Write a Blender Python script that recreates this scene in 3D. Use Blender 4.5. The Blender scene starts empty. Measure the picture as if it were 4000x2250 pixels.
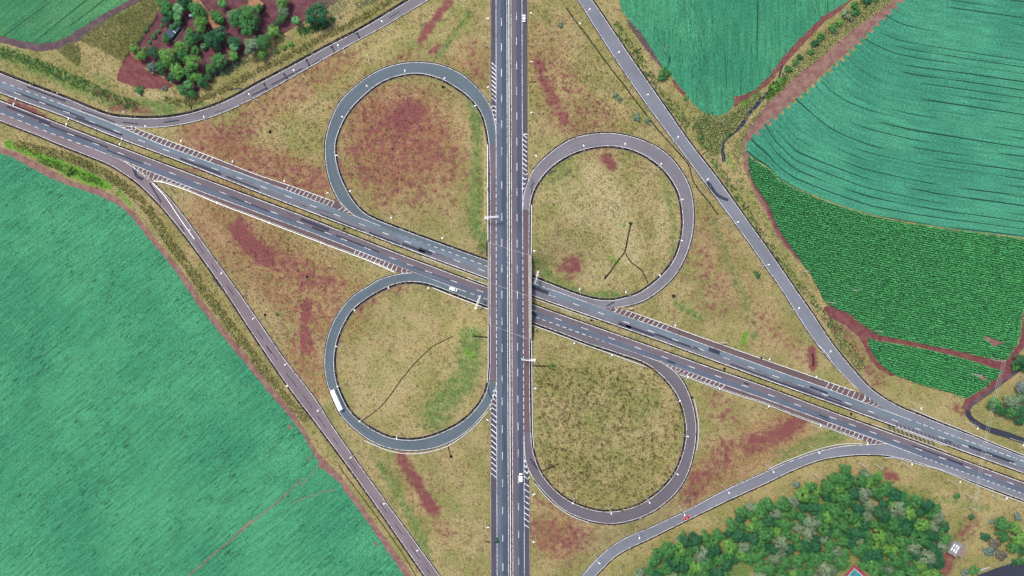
import bpy, bmesh, math, random
import numpy as np
from mathutils import Vector, Matrix
from mathutils.geometry import delaunay_2d_cdt

R = math.radians
rng = np.random.default_rng(7)
random.seed(7)

# ------------------------------------------------------------------ camera, sky, sun, exposure
CAM_H = 430.0            # metres above the lower road
S = 0.155                # metres per photo pixel (4000 px wide frame) at z = 0
scene = bpy.context.scene
cam_data = bpy.data.cameras.new("camera")
cam_data.sensor_width = 36.0
cam_data.angle = 2 * math.atan(2000 * S / CAM_H)
cam_data.clip_start = 1.0
cam_data.clip_end = 9000.0
cam = bpy.data.objects.new("camera", cam_data)
cam.location = (0, 0, CAM_H)
cam.rotation_euler = (0, 0, 0)
scene.collection.objects.link(cam)
scene.camera = cam

SUN_EL, SUN_AZ = R(58), R(320)          # soft high daylight from the upper left of the picture
world = bpy.data.worlds.new("World")
scene.world = world
world.use_nodes = True
wn = world.node_tree
sky = wn.nodes.new("ShaderNodeTexSky")
sky.sky_type = 'NISHITA'
sky.sun_disc = False
sky.sun_elevation = SUN_EL
sky.sun_rotation = SUN_AZ
sky.air_density = 1.0
sky.dust_density = 3.0
wn.nodes["Background"].inputs["Strength"].default_value = 0.10
wn.links.new(sky.outputs[0], wn.nodes["Background"].inputs["Color"])

sun_data = bpy.data.lights.new("sun", 'SUN')
sun_data.energy = 1.5
sun_data.angle = R(11)
sun_data.color = (1.0, 0.95, 0.86)
sun = bpy.data.objects.new("sun", sun_data)
d = Vector((math.sin(SUN_AZ) * math.cos(SUN_EL), math.cos(SUN_AZ) * math.cos(SUN_EL), math.sin(SUN_EL)))
sun.rotation_euler = d.to_track_quat('Z', 'Y').to_euler()
sun.location = (0, 0, 200)
scene.collection.objects.link(sun)

vs = scene.view_settings
vs.view_transform = 'Standard'
vs.look = 'None'
vs.gamma = 1.0
vs.exposure = 1.55
vs.use_curve_mapping = False

# ------------------------------------------------------------------ colours and node helpers
KEXP = 2.9
def lin(c):
    c = c / 255.0
    return c / 12.92 if c <= 0.04045 else ((c + 0.055) / 1.055) ** 2.4
def C(r, g, b, k=None):
    k = k or KEXP
    return (lin(r) / k, lin(g) / k, lin(b) / k, 1.0)

class NT:
    def __init__(self, name, rough=0.9, spec=0.2):
        self.m = bpy.data.materials.new(name)
        self.m.use_nodes = True
        self.t = self.m.node_tree
        self.b = self.t.nodes["Principled BSDF"]
        self.b.inputs["Roughness"].default_value = rough
        self.b.inputs["Specular IOR Level"].default_value = spec
        self.co = None
    def n(self, typ, **kw):
        nd = self.t.nodes.new(typ)
        for k, v in kw.items():
            setattr(nd, k, v)
        return nd
    def link(self, a, b):
        self.t.links.new(a, b)
    def setin(self, sock, v):
        if hasattr(v, "links") or isinstance(v, bpy.types.NodeSocket):
            self.t.links.new(v, sock)
        else:
            sock.default_value = v
    def obj(self):
        if self.co is None:
            self.co = self.n("ShaderNodeTexCoord").outputs["Object"]
        return self.co
    def uv(self):
        return self.n("ShaderNodeTexCoord").outputs["UV"]
    def mapping(self, vec, rot=0.0, scale=(1, 1, 1), loc=(0, 0, 0)):
        m = self.n("ShaderNodeMapping")
        self.link(vec, m.inputs["Vector"])
        m.inputs["Rotation"].default_value = (0, 0, rot)
        m.inputs["Scale"].default_value = scale
        m.inputs["Location"].default_value = loc
        return m.outputs[0]
    def noise(self, vec, scale, detail=4, rough=0.55, dist=0.0):
        nd = self.n("ShaderNodeTexNoise")
        self.link(vec, nd.inputs["Vector"])
        nd.inputs["Scale"].default_value = scale
        nd.inputs["Detail"].default_value = detail
        nd.inputs["Roughness"].default_value = rough
        nd.inputs["Distortion"].default_value = dist
        return nd.outputs["Fac"]
    def voronoi(self, vec, scale, feature='F1'):
        nd = self.n("ShaderNodeTexVoronoi", feature=feature)
        self.link(vec, nd.inputs["Vector"])
        nd.inputs["Scale"].default_value = scale
        return nd.outputs
    def math(self, op, a, b=0.0, clamp=False):
        nd = self.n("ShaderNodeMath", operation=op)
        nd.use_clamp = clamp
        self.setin(nd.inputs[0], a)
        self.setin(nd.inputs[1], b)
        return nd.outputs[0]
    def step(self, v, lo, hi, a=0.0, b=1.0):
        nd = self.n("ShaderNodeMapRange", interpolation_type='SMOOTHSTEP')
        self.setin(nd.inputs["Value"], v)
        nd.inputs["From Min"].default_value = lo
        nd.inputs["From Max"].default_value = hi
        nd.inputs["To Min"].default_value = a
        nd.inputs["To Max"].default_value = b
        return nd.outputs[0]
    def mix(self, fac, a, b, mode='MIX'):
        nd = self.n("ShaderNodeMix", data_type='RGBA', blend_type=mode)
        self.setin(nd.inputs[0], fac)
        self.setin(nd.inputs[6], a)
        self.setin(nd.inputs[7], b)
        return nd.outputs[2]
    def scalecol(self, col, v):
        g = self.n("ShaderNodeCombineColor")
        for i in range(3):
            self.setin(g.inputs[i], v)
        return self.mix(1.0, col, g.outputs[0], 'MULTIPLY')
    def attr(self, name):
        nd = self.n("ShaderNodeAttribute", attribute_name=name)
        return nd
    def sep(self, col):
        nd = self.n("ShaderNodeSeparateColor")
        self.link(col, nd.inputs[0])
        return nd.outputs
    def base(self, col):
        self.setin(self.b.inputs["Base Color"], col)
    def bump(self, h, strength=0.5, dist=0.1):
        nd = self.n("ShaderNodeBump")
        nd.inputs["Strength"].default_value = strength
        nd.inputs["Distance"].default_value = dist
        self.link(h, nd.inputs["Height"])
        self.link(nd.outputs[0], self.b.inputs["Normal"])

MAT = {}
def plain(name, col, rough=0.6, spec=0.3, metal=0.0, var=0.12, scale=1.5):
    if name in MAT:
        return MAT[name]
    t = NT(name, rough, spec)
    n = t.noise(t.obj(), scale, 3)
    t.base(t.scalecol(col, t.step(n, 0.3, 0.7, 1 - var, 1 + var)))
    t.b.inputs["Metallic"].default_value = metal
    MAT[name] = t.m
    return t.m

# ------------------------------------------------------------------ object helpers
COL = scene.collection
def put(name, mesh, parent=None):
    o = bpy.data.objects.new(name, mesh)
    COL.objects.link(o)
    if parent is not None:
        o.parent = parent
    return o
def tag(o, label=None, cat=None, group=None, kind=None):
    if label: o["label"] = label
    if cat: o["category"] = cat
    if group: o["group"] = group
    if kind: o["kind"] = kind
    return o
def thing(name, label, cat, loc=(0, 0, 0), rz=0.0, group=None):
    o = put(name, None)
    o.location = loc
    o.rotation_euler = (0, 0, rz)
    o.empty_display_size = 0.5
    return tag(o, label, cat, group)

class MB:
    """collects vertices and faces for one mesh object"""
    def __init__(self):
        self.v, self.f, self.mi, self.uv = [], [], [], []
        self.n = 0
    def add(self, verts, faces, mi=0, uvs=None):
        verts = np.asarray(verts, float).reshape(-1, 3)
        self.v.append(verts)
        for k, f in enumerate(faces):
            self.f.append([i + self.n for i in f])
            self.mi.append(mi)
            if uvs is None:
                self.uv.append([(0.0, 0.0)] * len(f))
            else:
                self.uv.append([tuple(uvs[i]) for i in f])
        self.n += len(verts)
    def box(self, c, s, rz=0.0, mi=0, taper=1.0):
        x, y, z = s[0] / 2, s[1] / 2, s[2] / 2
        p = np.array([(-x, -y, -z), (x, -y, -z), (x, y, -z), (-x, y, -z),
                      (-x * taper, -y * taper, z), (x * taper, -y * taper, z), (x * taper, y * taper, z), (-x * taper, y * taper, z)])
        ca, sa = math.cos(rz), math.sin(rz)
        q = p.copy()
        q[:, 0] = p[:, 0] * ca - p[:, 1] * sa
        q[:, 1] = p[:, 0] * sa + p[:, 1] * ca
        self.add(q + np.array(c), [(3, 2, 1, 0), (4, 5, 6, 7), (0, 1, 5, 4), (1, 2, 6, 5), (2, 3, 7, 6), (3, 0, 4, 7)], mi)
    def tube(self, pts, radii, seg=8, mi=0, cap=True):
        pts = [Vector(p) for p in pts]
        rings = []
        for i, p in enumerate(pts):
            a = pts[max(i - 1, 0)]; b = pts[min(i + 1, len(pts) - 1)]
            t = (b - a).normalized()
            up = Vector((0, 0, 1)) if abs(t.z) < 0.95 else Vector((1, 0, 0))
            u = t.cross(up).normalized(); w = t.cross(u).normalized()
            r = radii[i] if hasattr(radii, "__len__") else radii
            rings.append([p + (u * math.cos(2 * math.pi * k / seg) + w * math.sin(2 * math.pi * k / seg)) * r for k in range(seg)])
        vv = [tuple(q) for rg in rings for q in rg]
        ff = []
        for i in range(len(pts) - 1):
            for k in range(seg):
                a = i * seg + k; b = i * seg + (k + 1) % seg
                ff.append((a, b, b + seg, a + seg))
        if cap:
            ff.append(tuple(range(seg))[::-1])
            ff.append(tuple((len(pts) - 1) * seg + k for k in range(seg)))
        self.add(vv, ff, mi)
    def build(self, name, mats, parent=None, smooth=False):
        me = bpy.data.meshes.new(name)
        V = np.concatenate(self.v) if self.v else np.zeros((0, 3))
        me.from_pydata([tuple(p) for p in V], [], self.f)
        if not isinstance(mats, (list, tuple)):
            mats = [mats]
        for m in mats:
            me.materials.append(m)
        me.polygons.foreach_set("material_index", self.mi)
        ul = me.uv_layers.new(name="UVMap")
        flat = [c for f in self.uv for p in f for c in p]
        ul.data.foreach_set("uv", flat)
        if smooth:
            me.polygons.foreach_set("use_smooth", [True] * len(me.polygons))
        me.update()
        return put(name, me, parent)

def fast_mesh(name, V, F, mat, attrs=None, smooth=False):
    """V (n,3) and F (m,k) arrays straight into a mesh; attrs: name -> (n,) or (n,4)"""
    me = bpy.data.meshes.new(name)
    V = np.ascontiguousarray(V, np.float32); F = np.ascontiguousarray(F, np.int32)
    me.vertices.add(len(V)); me.vertices.foreach_set("co", V.ravel())
    m, k = F.shape
    me.loops.add(m * k); me.loops.foreach_set("vertex_index", F.ravel())
    me.polygons.add(m)
    me.polygons.foreach_set("loop_start", np.arange(0, m * k, k, dtype=np.int32))
    try:
        me.polygons.foreach_set("loop_total", np.full(m, k, dtype=np.int32))
    except Exception:
        pass
    if smooth:
        me.polygons.foreach_set("use_smooth", np.ones(m, bool))
    for an, av in (attrs or {}).items():
        av = np.ascontiguousarray(av, np.float32)
        if av.ndim == 2:
            a = me.attributes.new(an, 'FLOAT_COLOR', 'POINT'); a.data.foreach_set("color", av.ravel())
        else:
            a = me.attributes.new(an, 'FLOAT', 'POINT'); a.data.foreach_set("value", av)
    me.update(calc_edges=True)
    me.validate()
    if mat: me.materials.append(mat)
    return me

# ------------------------------------------------------------------ polyline helpers (photo pixels)
def arr(p): return np.asarray(p, float)
def spline(p, step=8.0):
    """Catmull-Rom through p, resampled about every `step` pixels"""
    p = arr(p)
    if len(p) < 3:
        n = max(2, int(np.hypot(*(p[-1] - p[0])) / step) + 1)
        return p[0] + (p[-1] - p[0]) * np.linspace(0, 1, n)[:, None]
    q = np.vstack([2 * p[0] - p[1], p, 2 * p[-1] - p[-2]])
    out = []
    for i in range(1, len(q) - 2):
        p0, p1, p2, p3 = q[i - 1], q[i], q[i + 1], q[i + 2]
        # centripetal form
        d01 = max(np.linalg.norm(p1 - p0) ** .5, 1e-3); d12 = max(np.linalg.norm(p2 - p1) ** .5, 1e-3); d23 = max(np.linalg.norm(p3 - p2) ** .5, 1e-3)
        m1 = (p2 - p1) + d12 * ((p1 - p0) / d01 - (p2 - p0) / (d01 + d12))
        m2 = (p2 - p1) + d12 * ((p3 - p2) / d23 - (p3 - p1) / (d12 + d23))
        t = np.linspace(0, 1, 24, endpoint=False)[:, None]
        out.append((2 * t**3 - 3 * t**2 + 1) * p1 + (t**3 - 2 * t**2 + t) * m1 + (-2 * t**3 + 3 * t**2) * p2 + (t**3 - t**2) * m2)
    out = np.vstack(out + [p[-1:]])
    return resample(out, step=step)
def resample(p, n=None, step=8.0):
    p = arr(p)
    s = np.concatenate([[0], np.cumsum(np.hypot(*np.diff(p, axis=0).T))])
    if n is None: n = max(2, int(round(s[-1] / step)) + 1)
    t = np.linspace(0, s[-1], n)
    return np.stack([np.interp(t, s, p[:, 0]), np.interp(t, s, p[:, 1])], 1)
def smooth_poly(p, k=5, it=2):
    p = arr(p).copy()
    for _ in range(it):
        q = p.copy()
        for i in range(1, len(p) - 1):
            a = max(0, i - k); b = min(len(p), i + k + 1)
            w = min(i - a, b - 1 - i)
            q[i] = p[i - w:i + w + 1].mean(0)
        p = q
    return p
def offset(p, d):
    """shift a polyline sideways by d pixels; positive is to the right of travel on screen"""
    p = arr(p)
    t = np.gradient(p, axis=0)
    t /= np.maximum(np.hypot(t[:, 0], t[:, 1]), 1e-6)[:, None]
    n = np.stack([-t[:, 1], t[:, 0]], 1)
    return p + n * (np.asarray(d)[:, None] if np.ndim(d) else d)
def pip(pts, poly):
    poly = arr(poly); x, y = pts[:, 0], pts[:, 1]
    x0, y0 = poly.min(0); x1, y1 = poly.max(0)
    res = np.zeros(len(pts), bool)
    idx = np.where((x >= x0) & (x <= x1) & (y >= y0) & (y <= y1))[0]
    if len(idx) == 0: return res
    xs, ys = x[idx], y[idx]
    ins = np.zeros(len(idx), bool)
    j = len(poly) - 1
    for i in range(len(poly)):
        xi, yi = poly[i]; xj, yj = poly[j]
        if yi != yj:
            c = ((yi > ys) != (yj > ys)) & (xs < (xj - xi) * (ys - yi) / (yj - yi) + xi)
            ins ^= c
        j = i
    res[idx] = ins
    return res
def dist_poly(pts, pl):
    pl = arr(pl)
    if len(pl) == 1:
        return np.hypot(pts[:, 0] - pl[0, 0], pts[:, 1] - pl[0, 1])
    best = np.full(len(pts), 1e9)
    for a, b in zip(pl[:-1], pl[1:]):
        ab = b - a; L = max((ab ** 2).sum(), 1e-9)
        t = np.clip(((pts - a) @ ab) / L, 0, 1)
        q = a + t[:, None] * ab
        best = np.minimum(best, np.hypot(pts[:, 0] - q[:, 0], pts[:, 1] - q[:, 1]))
    return best
# ------------------------------------------------------------------ road geometry traced in photo pixels
XE = np.arange(-320, 4321, 10.0)         # stations along the lower (east-west) road
def ewline(p):
    p = arr(p)
    y = np.interp(XE, p[:, 0], p[:, 1])
    sl0 = (p[1, 1] - p[0, 1]) / (p[1, 0] - p[0, 0]); sl1 = (p[-1, 1] - p[-2, 1]) / (p[-1, 0] - p[-2, 0])
    y = np.where(XE < p[0, 0], p[0, 1] + sl0 * (XE - p[0, 0]), y)
    y = np.where(XE > p[-1, 0], p[-1, 1] + sl1 * (XE - p[-1, 0]), y)
    k = np.hanning(23); k /= k.sum()
    yp = np.pad(y, 11, mode='reflect', reflect_type='odd')
    return np.convolve(yp, k, mode='valid')
A1 = ewline([(0,317),(241,407),(439,481),(613,559),(1000,698),(1307,814),(1382,842),(1561,913),(1905,1041),(2098,1111.5),(2362,1206),(2613,1295),(3000,1437),(3225,1516),(3462,1605),(3559,1642),(3737,1707),(4000,1802)])
A2 = ewline([(0,341),(68,365),(456,513),(840,660),(1222,805),(1510,914),(1880,1055),(2158,1157),(2446,1259),(2740,1365),(3029,1470),(3314,1576),(3586,1676),(3956,1810)])
A3 = ewline([(0,361.6),(240,449),(440,530),(640,604),(822,675),(1000,746),(1338,875),(1534,950),(1900,1085.6),(2077,1153),(2300,1232),(2560,1323),(3000,1485),(3299,1591),(3600,1702),(4000,1847)])
C1 = ewline([(0,394),(333,525),(400,550),(743,680),(1200,851),(1438,946),(1523,980),(1900,1122),(2077,1189),(2266,1257),(2500,1339.5),(2740,1425),(3000,1515),(3254,1612),(3581,1730),(3775,1804.5),(4000,1887)])
C2 = ewline([(0,419),(80,450),(472,600),(772,715),(1072,831),(1280,911),(1435,971),(1601,1035),(1776,1100),(1876,1137),(2082,1212),(2285,1284),(2493,1360),(2702,1434),(2910,1508),(3116,1582),(3328,1660),(3502,1723),(3682,1790),(3860,1855),(4000,1906)])
C3 = ewline([(0,441),(99,480),(199,521),(328,567),(420,602),(485,630),(563,660),(745,733),(1000,827),(1206,904),(1388,975),(1621,1065),(1761,1118),(1822,1140),(1900,1168),(2077,1233),(2352,1332),(2578,1413),(2834,1504),(3000,1562),(3100,1599),(3230,1647),(3457,1730),(3600,1784),(3981,1923)])
def ew(line, x0, x1, step=10.0):
    n = max(2, int(abs(x1 - x0) / step) + 1)
    x = np.linspace(x0, x1, n)
    return np.stack([x, np.interp(x, XE, line)], 1)
def ewy(line, x): return float(np.interp(x, XE, line))

NSY = [-60,80,480,780,1050,1250,1580,1880,2170,2310]
def nsline(v):
    v = [v[0]] + list(v) + [v[-1] + (v[-1] - v[-2]) * 0.5]
    return v
N_L  = nsline([1937.5,1938,1938,1938.5,1939,1940,1940.7,1941.4])
N_D1 = nsline([1958.6,1959.8,1960,1960.5,1961,1961.5,1963,1964.2])
N_I1 = nsline([1980,1981.2,1981.6,1982.2,1982.7,1983.9,1985,1986.4])
N_B  = nsline([1987.7,1989.3,1990,1990,1991,1992.2,1993.7,1994.5])
N_I2 = nsline([1996,1997.4,1998,1998.6,1999.8,2000.5,2002.4,2003.4])
N_D2 = nsline([2017.3,2018.8,2019.6,2020.3,2021.3,2023,2025.4,2026.3])
N_R  = nsline([2039,2040.4,2041.4,2042.3,2043.3,2045.5,2047.2,2048.2])
def ns(line, y0, y1, step=10.0, dx=0.0):
    n = max(2, int(abs(y1 - y0) / step) + 1)
    y = np.linspace(y0, y1, n)
    return np.stack([np.interp(y, NSY, line) + dx, y], 1)
def nsx(line, y): return float(np.interp(y, NSY, line))

# loops: outer and inner edge lines, each from the east-west end to the north-south end
NW_o = np.vstack([ew(A1, 1905, 1400, 20), spline([(1382,842),(1350,812),(1322,779),(1295,725),(1279.5,671),(1272,620),(1271,562),(1277,524),(1295,466),(1330,396),(1388,338),(1466,283),(1543.5,254),(1621,244),(1718,254),(1796,287),(1854,334),(1908,404),(1930,465),(1937,510),(1938,562)])])
NW_i = spline([(1904.5,1020),(1800,982),(1670,935),(1543.5,888),(1466,857),(1419,830),(1376.6,783),(1345.5,729),(1322,671),(1310.6,620),(1308,562),(1330,492),(1369,425),(1419,373),(1485,322),(1563,293),(1637,286),(1718,305),(1776,336),(1834.6,380),(1881,439),(1902,505),(1911,562)])
SW_o = np.vstack([ew(C3, 1905, 1635, 20), spline([(1621,1065),(1565,1070),(1486,1091),(1431,1124),(1388,1150),(1338,1202),(1299,1268),(1275.6,1341),(1268,1415),(1275.6,1485),(1295,1543),(1330,1617),(1373,1664),(1446,1720),(1515,1748),(1604,1760),(1687,1751),(1755.5,1727),(1815,1690),(1873,1635),(1910,1588),(1932,1535),(1938.5,1497)])])
SW_i = spline([(1905,1195),(1850,1174),(1778,1146),(1675,1108),(1616,1099),(1554.5,1104.5),(1486,1132),(1420,1172),(1373,1213),(1334,1279),(1310.6,1345),(1303,1415),(1310.6,1485),(1334,1551),(1373,1617),(1427,1662),(1467,1686),(1522,1710),(1604,1720),(1673,1710),(1737,1686),(1796,1655),(1854,1605),(1893,1547),(1911,1490)])
NE_o = np.vstack([ew(A1, 2077, 2345, 20), spline([(2362,1206),(2411,1200),(2466,1190),(2524,1169),(2582,1128),(2632,1080),(2668,1022),(2695,950),(2706.5,892),(2708.5,814),(2695,737),(2660,667),(2605.6,603),(2537,560),(2439,528),(2349,521),(2252,537),(2198,563),(2136,610),(2085,664),(2062,712),(2047,760),(2042,820)])])
NE_i = spline([(2077,1082),(2204,1132),(2283,1160),(2335,1171.6),(2390,1174),(2438,1165),(2489,1149),(2535,1121),(2596,1066),(2640,1003),(2666,911),(2667,834),(2652,756),(2613,686),(2563,636),(2505,599),(2439,576),(2369,569),(2291,580),(2225,604),(2163,643),(2116.5,690),(2085,742),(2073,779),(2067,822)])
SE_o = np.vstack([ew(C3, 2077, 2560, 20), spline([(2578,1413),(2610,1432),(2637,1454),(2668,1493),(2699,1563),(2714,1629),(2718,1690),(2701,1803),(2659,1899),(2584,1974.5),(2494.5,2023),(2391.5,2044.5),(2288.5,2029),(2199,1988),(2130.5,1926),(2089,1876),(2064,1832),(2052,1789),(2046.5,1690)])])
SE_i = spline([(2079,1258),(2197,1301),(2295,1339),(2410,1377),(2524,1419),(2582,1462),(2629,1516),(2660,1572),(2676,1629),(2682,1690),(2670,1768),(2632,1858),(2570,1926),(2494.5,1974.5),(2391.5,2000),(2295,1988),(2206,1947),(2144,1892),(2103,1830),(2079,1755),(2072,1690)])
# outer ramps: the side away from the crossing and the side towards it
RNW_a = spline([(-320,170),(-150,228),(0,287),(120,334),(248,382),(388,439),(430,452),(466,458),(582,464),(699,454),(815,423),(912,382),(1000,333),(1116,272),(1295,175),(1407.6,116.5),(1602,0),(1800,-115)])
RNW_b = np.vstack([ew(A1, -320, 430, 20), spline([(445,484),(482,491),(520,495.5),(621,496),(737.6,479),(854,446),(1000,378.5),(1155,293),(1310.6,204),(1497,103),(1668,2),(1850,-105)])])
RSW_a = spline([(-320,345),(-150,408),(0,470),(156,531),(229,562),(338,605),(427,642),(490,680),(543.5,719),(621,795),(687,872.5),(776,989),(869.5,1121),(1000,1320),(1128,1510),(1261,1686),(1412,1892),(1659,2248),(1760,2395)])
RSW_b = np.vstack([ew(C3, -320, 470, 20), spline([(485,630),(528,659),(563,687),(598,714),(668,783),(737.6,872.5),(815,981),(916,1121),(1000,1242),(1116,1411),(1225,1551),(1309,1683),(1481,1926),(1707,2237),(1820,2395)])])
RNE_a = spline([(2210,-115),(2310.5,0),(2388,113),(2485,256),(2582,396),(2697,562),(2796,690),(2893,826),(3000,976),(3099,1120),(3175,1230),(3252,1345),(3330,1442),(3407.6,1524),(3504.6,1586),(3602,1627),(3661,1651),(3785,1699),(4000,1786),(4150,1840),(4320,1900)])
RNE_b = np.vstack([spline([(2165,-115),(2258,0),(2349,144),(2446,291),(2543.5,431),(2642,562),(2757,717),(2873,873),(3000,1053),(3053,1129),(3147.5,1279),(3217,1376),(3310.5,1481),(3369,1535.5),(3445,1596)]), ew(A1, 3470, 4320, 20)])
RSE_a = spline([(2215,2360),(2326,2248),(2412,2167),(2549.5,2098),(2687,2029.4),(2850,1951),(3000,1883),(3103,1834),(3206,1796),(3309,1779),(3412,1775),(3481,1782),(3584,1806),(3687,1838),(3824,1889),(4000,1954),(4150,2010),(4320,2072)])
RSE_b = np.vstack([spline([(2165,2360),(2275,2248),(2343,2173.6),(2426,2112),(2549.5,2057),(2687,1993),(2824,1919.5),(3000,1840.5),(3103,1796),(3206,1761.6),(3288.5,1744),(3384.6,1737.5),(3460,1733)]), ew(C3, 3480, 4320, 20)])

def mid(a, b, n=80):
    return (resample(a, n) + resample(b, n)) / 2

# ------------------------------------------------------------------ heights: lower road at 0, overpass on an embankment
ZB = 6.5
def z_ns(y):
    y = np.asarray(y, float)
    up = np.interp(y, [-300, 150, 600, 900, 1400, 1750, 2100, 2500], [0.6, 2.0, 5.6, ZB, ZB, 5.4, 2.2, 0.8])
    return up
def BU(x): return 945 + 0.31 * (x - 1905)     # deck end, upper
def BL(x): return 1266 + 0.35 * (x - 1905)    # deck end, lower

def px2w(p, z):
    p = arr(p).reshape(-1, 2); z = np.broadcast_to(np.asarray(z, float), (len(p),))
    k = 1 - z / CAM_H
    return np.stack([(p[:, 0] - 2000) * S * k, (1125 - p[:, 1]) * S * k, z], 1)

samp = []
for x in (1908, 1925, 1957, 1990, 2024, 2055, 2072):
    for y in np.arange(-300, 2500, 12):
        if BU(x) - 4 < y < BL(x) + 4: continue
        samp.append((x, y, float(z_ns(y))))
for ln in (A1, A3, C1, C3):
    for x in np.arange(-300, 4300, 25):
        samp.append((x, ewy(ln, x), 0.0))
for x in np.arange(1880, 2110, 10):
    samp.append((x, ewy(A1, x) - 26, 0.0)); samp.append((x, ewy(C3, x) + 34, 0.0))
def chain(a, b, z0, z1):
    n = 90
    pa, pb = resample(a, n), resample(b, n)
    zz = z0 + (z1 - z0) * np.clip((np.linspace(0, 1, n) - 0.12) / 0.83, 0, 1)
    for q in (pa, pb):
        for (x, y), z in zip(q, zz): samp.append((x, y, z))
chain(NW_o, NW_i, 0, float(z_ns(560))); chain(SW_o, SW_i, 0, float(z_ns(1495)))
chain(NE_o, NE_i, 0, float(z_ns(820))); chain(SE_o, SE_i, 0, float(z_ns(1690)))
for a, b in ((RNW_a, RNW_b), (RSW_a, RSW_b), (RNE_a, RNE_b), (RSE_a, RSE_b)):
    for q in (resample(a, 70), resample(b, 70)):
        for x, y in q: samp.append((x, y, 0.0))
for x in np.arange(-300, 4301, 120):
    for y in np.arange(-300, 2551, 120):
        m = (y < 420 - 0.35 * x + 60 and x < 1350) or (x > 2750 and y < 0.62 * x - 1100 + 200) or (x < 1500 and y > 0.8 * x + 700) or (x > 2550 and y > 2080)
        if m: samp.append((x, y, 0.0))
samp = np.array(samp)
gx = np.arange(-372, 372.1, 3.0); gy = np.arange(-228, 228.1, 3.0)
GX, GY = np.meshgrid(gx, gy)
pw = px2w(samp[:, :2], samp[:, 2]).astype(np.float32)
Hg = np.zeros(GX.shape, np.float32)
for i in range(GX.shape[0]):
    dx = GX[i][:, None].astype(np.float32) - pw[None, :, 0]; dy = GY[i][:, None].astype(np.float32) - pw[None, :, 1]
    w = 1.0 / (dx * dx + dy * dy + 0.6) ** 2
    Hg[i] = (w * pw[None, :, 2]).sum(1) / w.sum(1)
for _ in range(2):
    P = np.pad(Hg, 1, mode='edge')
    Hg = (P[1:-1, 1:-1] * 4 + (P[:-2, 1:-1] + P[2:, 1:-1] + P[1:-1, :-2] + P[1:-1, 2:]) * 2 + P[:-2, :-2] + P[2:, 2:] + P[:-2, 2:] + P[2:, :-2]) / 16
def H(x, y):
    x = np.asarray(x, float); y = np.asarray(y, float)
    fx = np.clip((x - gx[0]) / 3.0, 0, len(gx) - 1.001); fy = np.clip((y - gy[0]) / 3.0, 0, len(gy) - 1.001)
    i = fx.astype(int); j = fy.astype(int); u = fx - i; v = fy - j
    return (Hg[j, i] * (1 - u) * (1 - v) + Hg[j, i + 1] * u * (1 - v) + Hg[j + 1, i] * (1 - u) * v + Hg[j + 1, i + 1] * u * v)
def W(p, off=0.0, zf=None):
    """photo pixels -> points on the ground (or on height zf) raised by off"""
    p = arr(p).reshape(-1, 2)
    if zf is not None:
        z = zf(p) if callable(zf) else np.full(len(p), float(zf))
        return px2w(p, z + off)
    z = np.zeros(len(p))
    for _ in range(4):
        q = px2w(p, z + off)
        z = H(q[:, 0], q[:, 1])
    q = px2w(p, z + off)
    return q
ZNS = lambda p: z_ns(p[:, 1])
ZEW = lambda p: np.zeros(len(p))
def world2px(x, y, z=0.0):
    k = 1 - z / CAM_H
    return np.stack([np.atleast_1d(x) / (S * k) + 2000, 1125 - np.atleast_1d(y) / (S * k)], 1)

def ribbon(mb, a, b, off, mi=0, zf=None, n=None, cols=2, step=9.0):
    """surface between two polylines; u across in metres, v along in metres"""
    if n is None:
        la = np.hypot(*np.diff(arr(a), axis=0).T).sum(); n = max(2, int(la / step) + 1)
    pa, pb = resample(a, n), resample(b, n)
    rows = [W(pa + (pb - pa) * t, off, zf) for t in np.linspace(0, 1, cols + 1)]
    V = np.stack(rows, 1)                       # n, cols+1, 3
    vd = np.concatenate([[0], np.cumsum(np.linalg.norm(np.diff(V[:, 0], axis=0), axis=1))])
    wd = np.linalg.norm(V[:, -1] - V[:, 0], axis=1)
    uv = np.stack([np.linspace(0, 1, cols + 1)[None, :] * wd[:, None], np.repeat(vd[:, None], cols + 1, 1)], 2)
    c = cols + 1
    i = np.arange(n - 1)[:, None] * c + np.arange(cols)[None, :]
    F = np.stack([i, i + 1, i + c + 1, i + c], -1).reshape(-1, 4)
    # face up whichever way the two sides run
    p0, p1, p2 = V.reshape(-1, 3)[F[0, 0]], V.reshape(-1, 3)[F[0, 1]], V.reshape(-1, 3)[F[0, 2]]
    if np.cross(p1 - p0, p2 - p0)[2] < 0: F = F[:, ::-1]
    mb.add(V.reshape(-1, 3), F.tolist(), mi, uv.reshape(-1, 2))
def strip(mb, p, w, off, mi=0, zf=None, side=0.0, step=9.0):
    p = arr(p)
    ribbon(mb, offset(p, side - w / 2), offset(p, side + w / 2), off, mi, zf, cols=1, step=step)
def wall(mb, p, w, z0, z1, mi=0, zf=None, top=None, step=9.0, side=0.0):
    """a solid band along polyline p, w metres wide, from z0 to z1 above the ground"""
    p = resample(p, step=step)
    p = offset(p, side)
    top = top or w
    hw, ht = w / 2 / S, top / 2 / S
    L0, R0 = W(offset(p, -hw), z0, zf), W(offset(p, hw), z0, zf)
    L1, R1 = W(offset(p, -ht), z1, zf), W(offset(p, ht), z1, zf)
    n = len(p)
    V = np.stack([L0, L1, R1, R0], 1).reshape(-1, 3)
    F = []
    for i in range(n - 1):
        a = i * 4; b = a + 4
        F += [(a, a + 1, b + 1, b), (a + 1, a + 2, b + 2, b + 1), (a + 2, a + 3, b + 3, b + 2), (a + 3, a, b, b + 3)]
    F += [(0, 3, 2, 1), ((n - 1) * 4, (n - 1) * 4 + 1, (n - 1) * 4 + 2, (n - 1) * 4 + 3)]
    vd = np.repeat(np.arange(n) * step * S, 4)
    uv = np.stack([np.tile([0, .3, .6, .9], n), vd], 1)
    mb.add(V, F, mi, uv)
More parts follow.
